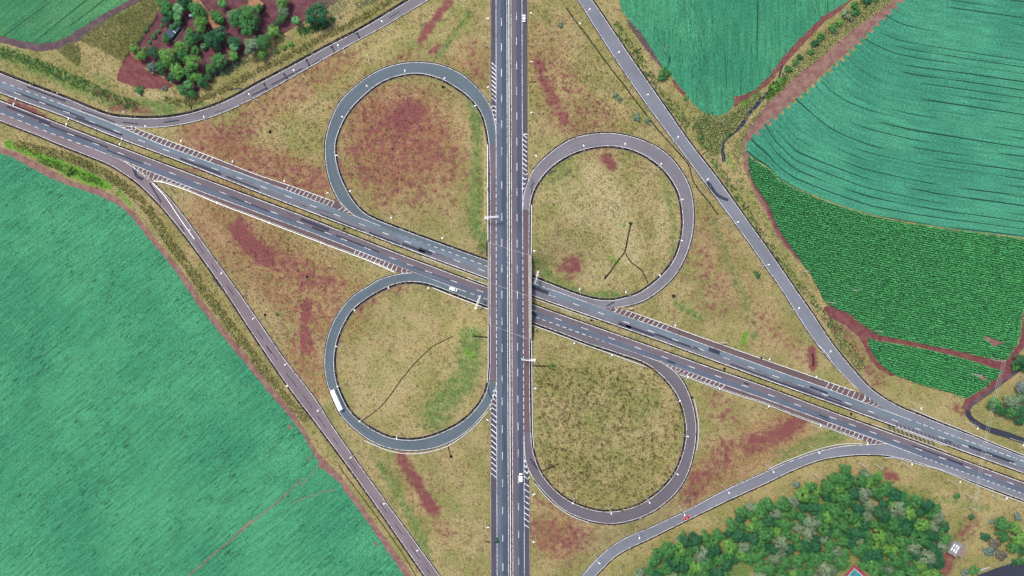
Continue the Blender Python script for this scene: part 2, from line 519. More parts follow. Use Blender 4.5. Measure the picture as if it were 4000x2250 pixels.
def polysheet(name, poly, off, mat, spacing=40.0, jitter=1.0, zf=None, rowfn=None, dens=9.0):
    """a draped sheet filling a polygon traced in photo pixels"""
    poly = arr(poly)
    q = resample(np.vstack([poly, poly[:1]]), step=dens)[:-1]
    if jitter: q = q + rng.normal(0, jitter, q.shape)
    x0, y0 = q.min(0); x1, y1 = q.max(0)
    X, Y = np.meshgrid(np.arange(x0 + spacing / 2, x1, spacing), np.arange(y0 + spacing / 2, y1, spacing))
    pts = np.stack([X.ravel(), Y.ravel()], 1) + rng.normal(0, spacing * .08, (X.size, 2))
    pts = pts[pip(pts, q)]
    allp = np.vstack([q, pts])
    n = len(q)
    vo, eo, fo, *_ = delaunay_2d_cdt([Vector(p) for p in allp], [], [list(range(n))], 1, 1e-4)
    vo = np.array([tuple(v) for v in vo])
    V = W(vo, off, zf)
    F = np.array([f for f in fo if len(f) == 3], np.int32)
    nz = np.cross(V[F[:, 1]] - V[F[:, 0]], V[F[:, 2]] - V[F[:, 0]])[:, 2]
    F[nz < 0] = F[nz < 0][:, ::-1]
    attrs = {}
    if rowfn is not None: attrs["row"] = rowfn(vo)
    me = fast_mesh(name, V, F, mat, attrs)
    return put(name, me)
# ------------------------------------------------------------------ materials
def asphalt(name, col, patch=0.25, streak=0.12, seed=0.0, dark=(70, 76, 96), patch_lo=0.60):
    t = NT(name, 0.88, 0.25)
    uv = t.uv()
    o = t.obj()
    a = t.noise(t.mapping(uv, 0, (1.1, 0.02, 1), (seed, seed, 0)), 1.0, 4, 0.6)        # wheel paths, long smears
    b = t.noise(t.mapping(uv, 0, (0.45, 0.045, 1), (seed * 3 + 5, seed, 0)), 1.0, 6, 0.65, 0.6)  # tar patches
    c = t.noise(o, 2.2, 3)
    e = t.noise(o, 0.05, 3)
    base = t.scalecol(col, t.step(a, 0.3, 0.7, 1 - streak, 1 + streak))
    base = t.scalecol(base, t.step(e, 0.35, 0.65, 0.93, 1.07))
    base = t.scalecol(base, t.step(c, 0.25, 0.75, 0.9, 1.1))
    base = t.mix(t.math('MULTIPLY', t.step(b, patch_lo, patch_lo + 0.07), patch), base, C(*dark))
    t.base(base)
    t.bump(c, 0.15, 0.03)
    MAT[name] = t.m
    return t.m
asphalt("asphalt_teal", C(134, 150, 162), 0.35, 0.12, 1.0)
asphalt("asphalt_grey", C(140, 139, 150), 0.75, 0.10, 2.0, patch_lo=0.57)
asphalt("asphalt_mauve", C(135, 122, 130), 0.45, 0.10, 3.0)
asphalt("asphalt_pink", C(156, 140, 146), 0.45, 0.08, 4.0, dark=(110, 100, 110), patch_lo=0.62)
asphalt("asphalt_brown", C(128, 106, 108), 0.3, 0.10, 5.0)
asphalt("asphalt_navy", C(92, 102, 124), 0.3, 0.22, 6.0, dark=(66, 70, 92))
asphalt("asphalt_slate", C(116, 126, 144), 0.3, 0.18, 7.0)
asphalt("asphalt_violet", C(128, 120, 130), 0.3, 0.18, 8.0)
asphalt("asphalt_shoulder", C(100, 96, 112), 0.2, 0.08, 9.0)
asphalt("asphalt_loop_blue", C(116, 132, 142), 0.25, 0.12, 10.0, dark=(90, 110, 124), patch_lo=0.66)
asphalt("asphalt_loop_grey", C(150, 146, 154), 0.25, 0.12, 11.0, patch_lo=0.66)
asphalt("asphalt_loop_dark", C(128, 122, 130), 0.25, 0.08, 12.0, patch_lo=0.66)
asphalt("asphalt_ramp_grey", C(150, 153, 164), 0.2, 0.07, 13.0, patch_lo=0.68)
asphalt("asphalt_ramp_worn", C(148, 141, 148), 0.75, 0.08, 14.0, patch_lo=0.60)
asphalt("asphalt_black", C(62, 66, 84), 0.3, 0.10, 15.0)

def gutter():
    t = NT("gutter_dark", 0.95, 0.1)
    n = t.noise(t.mapping(t.uv(), 0, (1.5, 0.25, 1)), 1.0, 4, 0.6)
    t.base(t.mix(t.step(n, 0.5, 0.72), C(38, 34, 42), C(140, 126, 122)))
    MAT["gutter_dark"] = t.m
gutter()
def paint():
    t = NT("white_paint", 0.7, 0.3)
    n = t.noise(t.obj(), 0.9, 4, 0.6)
    m = t.noise(t.obj(), 0.12, 2)
    f = t.step(t.math('ADD', n, t.math('MULTIPLY', m, 0.4)), 0.66, 0.84, 0.0, 0.75)
    t.base(t.mix(f, (0.52, 0.52, 0.51, 1), C(160, 156, 158)))
    MAT["white_paint"] = t.m
paint()
plain("concrete_pale", (0.36, 0.34, 0.32, 1), 0.85, 0.2, 0, 0.2, 0.7)
plain("concrete_mid", C(176, 168, 160), 0.9, 0.2, 0, 0.25, 0.5)
plain("concrete_stained", C(122, 108, 104), 0.9, 0.2, 0, 0.35, 0.4)
plain("galvanised", (0.52, 0.53, 0.54, 1), 0.45, 0.5, 0.3, 0.08)
plain("white_steel", (0.74, 0.75, 0.76, 1), 0.5, 0.4, 0, 0.05)
plain("lamp_glass", (0.80, 0.80, 0.78, 1), 0.3, 0.5, 0, 0.03)
plain("sign_green", (0.02, 0.14, 0.07, 1), 0.5, 0.4)
plain("sign_back", (0.35, 0.36, 0.37, 1), 0.5, 0.4, 0.3)
plain("ditch_brown", C(74, 60, 54), 1.0, 0.05, 0, 0.35, 0.8)
plain("ditch_black", C(46, 46, 44), 1.0, 0.05, 0, 0.4, 0.8)
plain("tar_patch", C(74, 76, 94), 0.85, 0.2, 0, 0.15, 0.8)
plain("tar_black", C(46, 46, 58), 0.85, 0.2, 0, 0.15, 0.8)

def attr_masks(t):
    a1 = t.attr("m1"); a2 = t.attr("m2"); tv = t.attr("tv").outputs["Fac"]
    s1 = t.sep(a1.outputs["Color"]); s2 = t.sep(a2.outputs["Color"])
    return s1, s2, a1.outputs["Alpha"], a2.outputs["Alpha"], tv

def verge():
    """grass, bare red soil and straw on the verges; masks m1 = soil, green, straw / m2 = rough, lush, rust"""
    t = NT("verge_ground", 1.0, 0.05)
    o = t.obj()
    s1, s2, dk, _, tv = attr_masks(t)
    n1 = t.noise(o, 0.05, 5, 0.6)
    n2 = t.noise(o, 0.30, 6, 0.65)
    n3 = t.noise(o, 1.25, 3, 0.6)
    n4 = t.noise(t.mapping(o, 0, (1, 1, 1), (31, 17, 0)), 0.75, 4, 0.7)
    col = t.mix(t.step(n1, 0.40, 0.60), C(190, 174, 122), C(164, 160, 100))
    col = t.mix(t.math('MULTIPLY', t.step(n2, 0.50, 0.66), 0.55), col, C(150, 122, 92))
    col = t.mix(t.math('MULTIPLY', t.step(n4, 0.56, 0.68), 0.45), col, C(206, 194, 132))
    rust = t.math('ADD', s2[2], t.math('MULTIPLY', t.math('SUBTRACT', n4, 0.5), 1.6))
    col = t.mix(t.step(rust, 0.22, 0.7, 0, 0.9), col, C(178, 110, 92))
    st = t.math('ADD', s1[2], t.math('MULTIPLY', t.math('SUBTRACT', n2, 0.5), 1.2))
    col = t.mix(t.step(st, 0.25, 0.8, 0, 0.9), col, C(214, 198, 148))
    gr = t.math('ADD', s1[1], t.math('MULTIPLY', t.math('SUBTRACT', n2, 0.5), 1.2))
    col = t.mix(t.step(gr, 0.25, 0.75, 0, 0.9), col, C(112, 146, 78))
    lu = t.math('ADD', s2[1], t.math('MULTIPLY', t.math('SUBTRACT', n2, 0.5), 0.9))
    col = t.mix(t.step(lu, 0.3, 0.7, 0, 0.95), col, C(118, 176, 66))
    dd = t.math('ADD', dk, t.math('MULTIPLY', t.math('SUBTRACT', n2, 0.5), 1.0))
    col = t.mix(t.step(dd, 0.3, 0.8, 0, 0.8), col, C(92, 88, 62))
    so = t.math('ADD', t.math('MULTIPLY', s1[0], 1.12), t.math('ADD', t.math('MULTIPLY', t.math('SUBTRACT', n2, 0.5), 2.3), t.math('MULTIPLY', t.math('SUBTRACT', n3, 0.5), 1.7)))
    col = t.mix(t.step(so, 0.22, 0.92), col, C(150, 92, 90))
    # blade-scale mottling, stronger where the sward is rough
    k = t.math('ADD', 0.55, t.math('MULTIPLY', s2[0], 1.0))
    v = t.math('MULTIPLY', t.math('SUBTRACT', n3, 0.5), t.math('MULTIPLY', k, 3.6))
    v = t.math('ADD', t.math('ADD', v, 1.12), tv)
    v = t.math('MAXIMUM', v, 0.28)
    t.base(t.scalecol(col, v))
    t.bump(n3, 0.6, 0.35)
    MAT["verge_ground"] = t.m
verge()

def soil(name, c1, c2, sc=0.25):
    t = NT(name, 1.0, 0.05)
    n = t.noise(t.obj(), sc, 6, 0.65); m = t.noise(t.obj(), 1.4, 3)
    col = t.mix(t.step(n, 0.4, 0.62), c1, c2)
    t.base(t.scalecol(col, t.step(m, 0.25, 0.75, 0.78, 1.22)))
    t.bump(m, 0.4, 0.15)
    MAT[name] = t.m
soil("soil_red", C(140, 82, 86), C(160, 104, 102))
soil("soil_track", C(160, 116, 110), C(182, 146, 132))
soil("soil_purple", C(112, 92, 102), C(136, 112, 116))
soil("maize_litter", C(58, 120, 84), C(84, 140, 92), 0.5)
soil("soil_garden", C(122, 78, 88), C(146, 100, 104))

def soy(name, rot, base, light, gapcol, rowf=0.9, gaps=0.63, tram=None, curved=False, gapamt=1.0):
    """a closed soya canopy sown in rows, with gaps and wheel tracks along the rows"""
    t = NT(name, 0.9, 0.15)
    o = t.obj()
    if curved:
        r = t.attr("row").outputs["Fac"]
        xs = t.n("ShaderNodeSeparateXYZ"); t.link(o, xs.inputs[0])
        cb = t.n("ShaderNodeCombineXYZ"); t.link(xs.outputs[0], cb.inputs[0]); t.link(r, cb.inputs[1])
        p = cb.outputs[0]
    else:
        p = t.mapping(o, rot)
    sp = t.n("ShaderNodeSeparateXYZ"); t.link(p, sp.inputs[0])
    along, across = sp.outputs[0], sp.outputs[1]
    big = t.noise(o, 0.018, 4, 0.6)
    med = t.noise(t.mapping(p, 0, (0.05, 0.6, 1)), 1.0, 4, 0.6)
    fine = t.noise(t.mapping(p, 0, (0.7, 2.2, 1)), 1.0, 3, 0.6)
    spk = t.noise(o, 1.3, 3, 0.6)
    col = t.mix(t.step(big, 0.38, 0.62), base, light)
    col = t.scalecol(col, t.step(med, 0.3, 0.7, 0.82, 1.18))
    col = t.scalecol(col, t.step(fine, 0.3, 0.7, 0.6, 1.4))
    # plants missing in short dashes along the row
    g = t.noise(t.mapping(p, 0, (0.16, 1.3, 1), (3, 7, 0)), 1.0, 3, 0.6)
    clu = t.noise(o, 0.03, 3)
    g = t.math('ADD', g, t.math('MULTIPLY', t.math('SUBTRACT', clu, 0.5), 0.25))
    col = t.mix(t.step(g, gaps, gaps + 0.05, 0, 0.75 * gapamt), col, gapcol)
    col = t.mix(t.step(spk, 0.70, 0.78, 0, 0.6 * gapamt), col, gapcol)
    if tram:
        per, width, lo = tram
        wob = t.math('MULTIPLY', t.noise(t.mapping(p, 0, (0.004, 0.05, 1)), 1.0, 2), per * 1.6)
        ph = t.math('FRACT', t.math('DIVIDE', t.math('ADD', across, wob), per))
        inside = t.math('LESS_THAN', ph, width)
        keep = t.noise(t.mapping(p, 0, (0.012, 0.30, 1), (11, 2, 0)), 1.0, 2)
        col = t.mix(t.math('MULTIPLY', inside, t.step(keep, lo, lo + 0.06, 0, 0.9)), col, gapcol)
    t.base(col)
    t.bump(t.math('ADD', fine, t.math('MULTIPLY', spk, 0.6)), 0.5, 0.25)
    MAT[name] = t.m
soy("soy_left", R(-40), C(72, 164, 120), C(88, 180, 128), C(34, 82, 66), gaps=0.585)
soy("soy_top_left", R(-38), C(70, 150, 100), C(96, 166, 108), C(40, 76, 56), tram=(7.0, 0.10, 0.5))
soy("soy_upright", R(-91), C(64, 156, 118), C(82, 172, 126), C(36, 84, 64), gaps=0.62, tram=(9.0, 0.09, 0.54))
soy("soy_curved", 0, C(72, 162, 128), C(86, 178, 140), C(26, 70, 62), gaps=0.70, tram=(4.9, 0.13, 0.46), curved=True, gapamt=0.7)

def leaf(name, c1, c2, gain=1.45):
    t = NT(name, 0.65, 0.2)
    o = t.obj()
    info = t.n("ShaderNodeObjectInfo").outputs["Random"]
    tv = t.attr("tv").outputs["Fac"]
    n = t.noise(o, 0.8, 2)
    col = t.mix(t.math('ADD', t.math('MULTIPLY', info, 0.6), t.math('MULTIPLY', n, 0.4)), c1, c2)
    t.base(t.scalecol(col, t.math('MAXIMUM', t.math('ADD', gain, tv), 0.25)))
    # leaves let some light through
    tr = t.n("ShaderNodeBsdfTranslucent")
    t.link(t.b.inputs["Base Color"].links[0].from_socket, tr.inputs["Color"])
    mx = t.n("ShaderNodeMixShader"); mx.inputs[0].default_value = 0.35
    out = t.t.nodes["Material Output"]
    t.link(t.b.outputs[0], mx.inputs[1]); t.link(tr.outputs[0], mx.inputs[2]); t.link(mx.outputs[0], out.inputs["Surface"])
    MAT[name] = t.m
leaf("leaf_mid", C(76, 150, 84), C(104, 170, 92))
leaf("leaf_light", C(116, 182, 88), C(140, 196, 96))
leaf("leaf_dark", C(52, 118, 82), C(72, 140, 90))
leaf("leaf_pale", C(134, 168, 132), C(160, 180, 140))
leaf("leaf_grey", C(124, 156, 148), C(150, 170, 160))
leaf("leaf_palm", C(112, 178, 118), C(130, 192, 120))
leaf("leaf_dusty", C(130, 128, 116), C(146, 142, 124))
leaf("corn_green", C(88, 188, 122), C(112, 202, 126), 2.8)
leaf("corn_yellow", C(178, 190, 122), C(196, 200, 130), 1.9)
leaf("scrub_pale", C(180, 186, 122), C(160, 178, 112), 1.8)
leaf("olive_tall", C(176, 176, 108), C(190, 184, 116), 1.8)
leaf("kale", C(80, 140, 120), C(96, 156, 128))
leaf("lettuce", C(200, 216, 172), C(184, 206, 158))
leaf("moss_green", C(110, 160, 72), C(132, 176, 80))
leaf("cane_green", C(104, 160, 92), C(126, 172, 96))
plain("bark", C(112, 92, 80), 0.95, 0.1, 0, 0.3, 2.0)
plain("roof_tile", C(206, 150, 118), 0.9, 0.1, 0, 0.25, 0.8)
plain("wall_render", C(196, 182, 170), 0.9, 0.1, 0, 0.12, 0.5)
plain("roof_sheet", C(172, 176, 174), 0.6, 0.3, 0.1, 0.12, 0.6)
plain("roof_rust", C(178, 152, 146), 0.9, 0.1, 0, 0.15, 0.8)
plain("skylight", (0.7, 0.74, 0.74, 1), 0.3, 0.5, 0, 0.05)
plain("shade_net", C(70, 102, 118), 0.8, 0.2, 0, 0.25, 0.5)
plain("court_red", C(190, 88, 104), 0.8, 0.2, 0, 0.08, 0.4)
plain("court_teal", C(74, 172, 186), 0.8, 0.2, 0, 0.08, 0.4)
plain("timber", C(168, 150, 132), 0.9, 0.1, 0, 0.2, 2.0)
plain("car_white", (0.80, 0.80, 0.80, 1), 0.25, 0.5, 0, 0.02)
plain("car_red", (0.42, 0.045, 0.07, 1), 0.3, 0.5, 0, 0.03)
plain("car_glass", (0.02, 0.025, 0.03, 1), 0.1, 0.6, 0, 0.02)
plain("tyre_rubber", (0.02, 0.02, 0.02, 1), 0.85, 0.2, 0, 0.1)
plain("rim_grey", (0.35, 0.35, 0.36, 1), 0.4, 0.5, 0.5, 0.05)
plain("lamp_red", (0.35, 0.02, 0.02, 1), 0.3, 0.5, 0, 0.02)
plain("trim_dark", (0.05, 0.05, 0.055, 1), 0.6, 0.3, 0, 0.05)
plain("cable_dark", (0.22, 0.22, 0.22, 1), 0.6, 0.3, 0, 0.05)
plain("warm_concrete", C(200, 186, 164), 0.9, 0.1, 0, 0.25, 0.5)
def creek():
    t = NT("creek_water", 0.15, 0.5)
    n = t.noise(t.obj(), 0.5, 4)
    t.base(t.mix(t.step(n, 0.45, 0.65), C(34, 44, 66), C(74, 92, 106)))
    t.bump(t.noise(t.obj(), 1.2, 2), 0.1, 0.05)
    MAT["creek_water"] = t.m
creek()
# ------------------------------------------------------------------ pavements
ROADPOLY = []            # footprints in photo pixels, for keeping grass off the roads
def foot(a, b, grow=0.0):
    ROADPOLY.append(np.vstack([arr(a), arr(b)[::-1]]))

# lower east-west road: each carriageway is an outer and an inner lane, then shoulder / auxiliary lane
mb = MB()
U0, U1 = -300, 4300
ribbon(mb, ew(A1, U0, U1), ew(A2, U0, U1), 0.14, 0, ZEW)
ribbon(mb, ew(A2, U0, U1), ew(A3, U0, U1), 0.14, 1, ZEW)
ribbon(mb, offset(ew(C1, U0, U1), -1.0), ew(C2, U0, U1), 0.14, 2, ZEW)
ribbon(mb, ew(C2, U0, U1), ew(C3, U0, U1), 0.14, 3, ZEW)
foot(ew(A1, U0, U1, 60), ew(A3, U0, U1, 60)); foot(ew(C1, U0, U1, 60), ew(C3, U0, U1, 60))
NW_sh = spline([(440,482),(482,491),(520,495),(539,505),(691,562),(846,621),(1000,682),(1150,732),(1306,789)], 12)
NW_gore = np.vstack([NW_sh, arr([(1322,780),(1350,813),(1382,842)])])
NE_gore = np.vstack([spline([(2362,1206),(2411,1201),(2441,1211),(2560,1253),(2685,1299),(3000,1411),(3342,1530)], 12), arr([(3369,1537),(3410,1566),(3462,1605)])])
SW_gore = np.vstack([arr([(485,630),(528,659),(563,687)]), spline([(592,702),(640,708),(737,741),(846,787),(1000,846),(1264,947),(1466,1024),(1545,1060)], 12), arr([(1565,1070),(1621,1065)])])
SE_gore = np.vstack([arr([(2578,1413),(2610,1432),(2637,1452)]), spline([(2655,1458),(2809,1514),(3000,1577),(3100,1617),(3203,1655),(3375,1719)], 12), arr([(3390,1733),(3474,1739)])])
def byx(p, x0, x1):                      # the same stations as an ewline
    x = np.arange(x0, x1 + .1, 8.0); return np.stack([x, np.interp(x, arr(p)[:, 0], arr(p)[:, 1])], 1)
for g, line, x0, x1, mi in ((NW_gore, A1, 440, 1382, 4), (NE_gore, A1, 2362, 3462, 4), (SW_gore, C3, 485, 1621, 5), (SE_gore, C3, 2578, 3474, 5)):
    ribbon(mb, byx(g, x0, x1), byx(np.stack([XE, line], 1), x0, x1), 0.12, mi)
    foot(byx(g, x0, x1)[::4], byx(np.stack([XE, line], 1), x0, x1)[::4])
ribbon(mb, arr([(1905,1020),(2077,1082)]), ew(A1, 1905, 2077), 0.14, 1, ZEW)
ribbon(mb, arr([(1905,1195),(2079,1258)]), ew(C3, 1905, 2078), 0.14, 2, ZEW)
foot(arr([(1900,1016),(2080,1080)]), ew(A1, 1900, 2080)); foot(arr([(1900,1197),(2080,1261)]), ew(C3, 1900, 2080))
o = mb.build("highway_road", [MAT["asphalt_teal"], MAT["asphalt_grey"], MAT["asphalt_mauve"], MAT["asphalt_slate"], MAT["asphalt_brown"], MAT["asphalt_brown"]])
tag(o, "wide grey lower highway of two carriageways crossing the whole picture", "road", kind="structure")

# the north-south road on top
mb = MB()
Y0, Y1 = -120, 2400
shl = arr([(1919,Y0),(1919,400),(1921,430),(1933,470),(1937.5,505)])
ribbon(mb, resample(shl, step=9), ns(N_L, Y0, 505), 0.15, 3, ZNS, n=80)
ribbon(mb, arr([(1911,562),(1914,640),(1915,700),(1915,1434),(1913,1470),(1911,1490)]), ns(N_L, 562, 1490), 0.15, 4, ZNS, n=100)
shl2 = arr([(1937,1497),(1932,1535),(1919,1575),(1917.5,1700),(1918,Y1)])
ribbon(mb, shl2, ns(N_L, 1497, Y1), 0.15, 3, ZNS, n=100)
ribbon(mb, ns(N_L, Y0, Y1), ns(N_D1, Y0, Y1), 0.18, 0, ZNS)
ribbon(mb, ns(N_D1, Y0, Y1), ns(N_I1, Y0, Y1, dx=3), 0.18, 1, ZNS)
ribbon(mb, ns(N_I1, Y0, Y1, dx=3), ns(N_I2, Y0, Y1, dx=-2), 0.16, 5, ZNS)
ribbon(mb, ns(N_I2, Y0, Y1, dx=-2), ns(N_D2, Y0, Y1), 0.18, 2, ZNS)
ribbon(mb, ns(N_D2, Y0, Y1), ns(N_R, Y0, Y1), 0.18, 1, ZNS)
shr = arr([(2058,Y0),(2058.5,400),(2060,640),(2061,705),(2047,760),(2042,815)])
ribbon(mb, ns(N_R, Y0, 815), shr, 0.15, 3, ZNS, n=100)
ribbon(mb, ns(N_R, 822, 1690), arr([(2067,822),(2066,1050),(2067,1250),(2069,1580),(2072,1690)]), 0.15, 6, ZNS, n=100)
shr2 = arr([(2047,1692),(2051.5,1789),(2064,1832),(2068,1870),(2068,Y1)])
ribbon(mb, ns(N_R, 1692, Y1), shr2, 0.15, 3, ZNS, n=80)
ROADPOLY.append(arr([(1912,Y0),(2064,Y0),(2064,700),(2076,800),(2078,1690),(2070,1760),(2070,Y1),(1914,Y1),(1914,1560),(1905,1490),(1905,560),(1918,480),(1914,400)]))
o = mb.build("overpass_road", [MAT["asphalt_slate"], MAT["asphalt_navy"], MAT["asphalt_violet"], MAT["asphalt_shoulder"], MAT["asphalt_mauve"], MAT["gutter_dark"], MAT["asphalt_brown"]])
tag(o, "straight dark upper highway running from top to bottom over the bridge", "road", kind="structure")

def loop(a, b, mat, label, inner_side, off=0.13):
    mb = MB()
    ribbon(mb, a, b, off, 0, cols=3)
    foot(resample(a, step=25), resample(b, step=25))
    o = mb.build("loop_road", [MAT[mat]])
    tag(o, label, "road", kind="structure")
loop(NW_o, NW_i, "asphalt_loop_blue", "blue grey loop slip road of the upper left leaf", 1)
loop(SW_o, SW_i, "asphalt_loop_blue", "blue grey loop slip road of the lower left leaf", 1)
loop(NE_o, NE_i, "asphalt_loop_grey", "pale worn loop slip road of the upper right leaf", 1)
loop(SE_o, SE_i, "asphalt_loop_dark", "brownish loop slip road of the lower right leaf", 1)
def ramp(a, b, mat, label):
    mb = MB()
    ribbon(mb, a, b, 0.12, 0, cols=3)
    foot(resample(a, step=25), resample(b, step=25))
    o = mb.build("ramp_road", [MAT[mat]])
    tag(o, label, "road", kind="structure")
ramp(RNW_a, RNW_b, "asphalt_ramp_worn", "patched grey slip road curving below the farmyard")
ramp(RSW_a, RSW_b, "asphalt_pink", "pinkish slip road beside the large left field")
ramp(RNE_a, RNE_b, "asphalt_ramp_grey", "long straight grey slip road at the upper right")
ramp(RSE_a, RSE_b, "asphalt_ramp_grey", "curved grey slip road beside the woodland")

# ------------------------------------------------------------------ gutters, kerbs
gt, kb = MB(), MB()
def edging(p, side, gut=7.0, kerb=True, zf=None, g0=1.5, stain=False):
    """dark gutter just outside the edge line and a pale kerb lip beyond it"""
    p = resample(p, step=8)
    strip(gt, p, gut, 0.07, 0, zf, side=side * (g0 + gut / 2))
    if kerb: wall(kb, p, 0.24, 0.0, 0.20, 1 if stain else 2, zf, side=side * (g0 + gut + 1.0))
def cut(p, i0, i1):
    p = resample(p, 200); return p[int(i0 * 199):int(i1 * 199) + 1]
# loop inner sides (inside of the leaf is to the left or right of travel)
edging(NW_i, 1, 7.5); edging(SW_i, -1, 8.5); edging(NE_i, -1, 8.0); edging(SE_i, 1, 8.0)
edging(spline([(1382,842),(1350,812),(1322,779),(1295,725),(1279.5,671),(1272,620),(1271,562),(1277,524),(1295,466),(1330,396),(1388,338),(1466,283),(1543.5,254),(1621,244),(1718,254),(1796,287),(1854,334),(1908,404)])[4:], -1, 3.5, True)
edging(spline([(1565,1070),(1486,1091),(1431,1124),(1388,1150),(1338,1202),(1299,1268),(1275.6,1341),(1268,1415),(1275.6,1485),(1295,1543),(1330,1617),(1373,1664),(1446,1720),(1515,1748),(1604,1760),(1687,1751),(1755.5,1727),(1815,1690),(1873,1635)]), 1, 3.0, True)
edging(spline([(2440,1195),(2466,1190),(2524,1169),(2582,1128),(2632,1080),(2668,1022),(2695,950),(2706.5,892),(2708.5,814),(2695,737),(2660,667),(2605.6,603),(2537,560),(2439,528),(2349,521),(2252,537),(2198,563),(2136,610),(2085,664)]), 1, 4.5, True)
edging(spline([(2650,1470),(2668,1493),(2699,1563),(2714,1629),(2718,1690),(2701,1803),(2659,1899),(2584,1974.5),(2494.5,2023),(2391.5,2044.5),(2288.5,2029),(2199,1988),(2130.5,1926),(2089,1876)]), -1, 5.0, True)
# outer ramps
edging(RNW_a, -1, 9.0, True, stain=True)
strip(gt, cut(RNW_b, 0.42, 1.0), 2.5, 0.07, 0, side=3.0)
edging(RSW_a, 1, 5.5, True, stain=True); edging(cut(RSW_b, 0.26, 1.0), -1, 4.0, True)
edging(RNE_a, -1, 6.0, True); edging(cut(RNE_b, 0.0, 0.62), 1, 3.5, True)
edging(RSE_a, 1, 5.0, False); edging(cut(RSE_b, 0.0, 0.55), -1, 2.5, True)
# both sides of the lower median
for seg in ((U0, 1903), (2079, U1)):
    strip(gt, ew(A3, *seg), 4.5, 0.08, 0, ZEW, side=4.2)
    strip(gt, ew(C1, *seg), 5.0, 0.08, 0, ZEW, side=-4.6)
wall(kb, ew(A3, 1650, 1903), 0.35, 0.0, 0.2, 0, ZEW, side=9.0); wall(kb, ew(A3, 2079, 2330), 0.35, 0.0, 0.2, 0, ZEW, side=9.5)
wall(kb, ew(C1, 1820, 1903), 0.35, 0.0, 0.2, 0, ZEW, side=-9.0)
wall(kb, ew(A3, 3500, 3700), 0.35, 0.0, 0.2, 0, ZEW, side=5.0); wall(kb, ew(C1, 3400, 3700), 0.35, 0.0, 0.2, 0, ZEW, side=-10.0)
# shoulders of the lower road
wall(kb, offset(NW_sh[6:], -1.5), 0.32, 0.0, 0.2, 0); strip(gt, NW_sh[6:], 2.5, 0.16, 0, side=1.5)
g = byx(NE_gore, 2448, 3342); wall(kb, offset(g, -1.5), 0.32, 0.0, 0.2, 0); strip(gt, g, 2.5, 0.16, 0, side=1.8)
g = byx(SW_gore, 640, 1545); strip(gt, g, 3.0, 0.16, 0, side=0.0)
g = byx(SE_gore, 2655, 3375); strip(gt, g, 3.5, 0.16, 0, side=0.5)
# aux edges next to the crossing
for p, s in ((arr([(1905,1020),(2077,1082)]), -1), (arr([(1905,1195),(2079,1258)]), 1)):
    strip(gt, resample(p, step=9), 8.0, 0.10, 0, ZEW, side=s * 5.0)
# edges of the upper road
for p, s in ((arr([(1911,562),(1914,640),(1915,700),(1915,940)]), 1), (arr([(1915,1275),(1915,1434),(1911,1490)]), 1), (arr([(2067,822),(2066,990)]), -1), (arr([(2067,1335),(2069,1580),(2072,1690)]), -1)):
    strip(gt, resample(p, step=9), 7.5, 0.16, 0, ZNS, side=s * 5.0)
wall(kb, ns(N_L, -120, 400, dx=-23.5), 0.4, 0.0, 0.2, 2, ZNS)
wall(kb, ns(N_L, 1600, 2400, dx=-24.0), 0.4, 0.0, 0.2, 2, ZNS)
wall(kb, arr([(2061,-60),(2062,30),(2062,90),(2064,108),(2070,132),(2074,148)]), 0.35, 0.0, 0.2, 2, ZNS)
wall(kb, ns(N_R, 330, 690, dx=24.0), 0.35, 0.0, 0.2, 2, ZNS)
wall(kb, ns(N_R, 1880, 2400, dx=21.5), 0.35, 0.0, 0.2, 2, ZNS)
tag(gt.build("road_gutter", [MAT["gutter_dark"]]), "dark drainage gutters along the road edges", "gutter", kind="structure")
tag(kb.build("kerb", [MAT["concrete_pale"], MAT["concrete_stained"], MAT["warm_concrete"]]), "pale concrete kerb lips along the road edges", "kerb", kind="structure")

# ------------------------------------------------------------------ painted markings
mk = MB()
LW = 1.6
Zm = 0.20
def pl(p, w=LW, off=Zm, zf=None): strip(mk, resample(p, step=8), w * (0.72 if w > 1.7 else 1.0), off, 0, zf)
def dashes_x(line, xs, L, w=2.6):
    for x in xs:
        pl(ew(line, x, x + L, 8), w, Zm, ZEW)
pl(ew(A1, 241, 1571), LW, Zm, ZEW); pl(ew(A1, 2129, 3562), LW, Zm, ZEW)
pl(ew(A3, U0, U1), 3.0, Zm, ZEW); pl(ew(C1, U0, U1), 2.6, Zm, ZEW)
pl(ew(C3, 328, 1822), LW, Zm, ZEW); pl(ew(C3, 2378, 3600), LW, Zm, ZEW)
dashes_x(A2, [-40,56,151,247,348,443,540,636,733,827,924,1018,1113,1210,1303,1402,1494,1580,1675,1772,1868,1962,2055,2144,2238,2335,2433,2530,2626,2726,2824,2921,3017,3116,3210,3301,3392,3483,3573,3666,3758,3850,3943,4038], 25.5)
dashes_x(C2, [-30,67,165,263,362,459,563,660,758,858,955,1059,1159,1267,1330,1423,1520,1588,1661,1761,1862,1965,2070,2168,2270,2376,2479,2584,2688,2792,2897,3000,3102,3240,3316,3398,3489,3577,3668,3769,3847,3934,4030], 26)
dashes_x(A1, np.arange(-20, 240, 30.5), 16); dashes_x(A1, np.arange(1580, 2125, 28.5), 15); dashes_x(A1, np.arange(3579, 4100, 27), 18)
dashes_x(C3, np.arange(-30, 325, 32.8), 17); dashes_x(C3, np.arange(1838, 2370, 25.6), 15); dashes_x(C3, np.arange(3612, 4100, 20.3), 11)
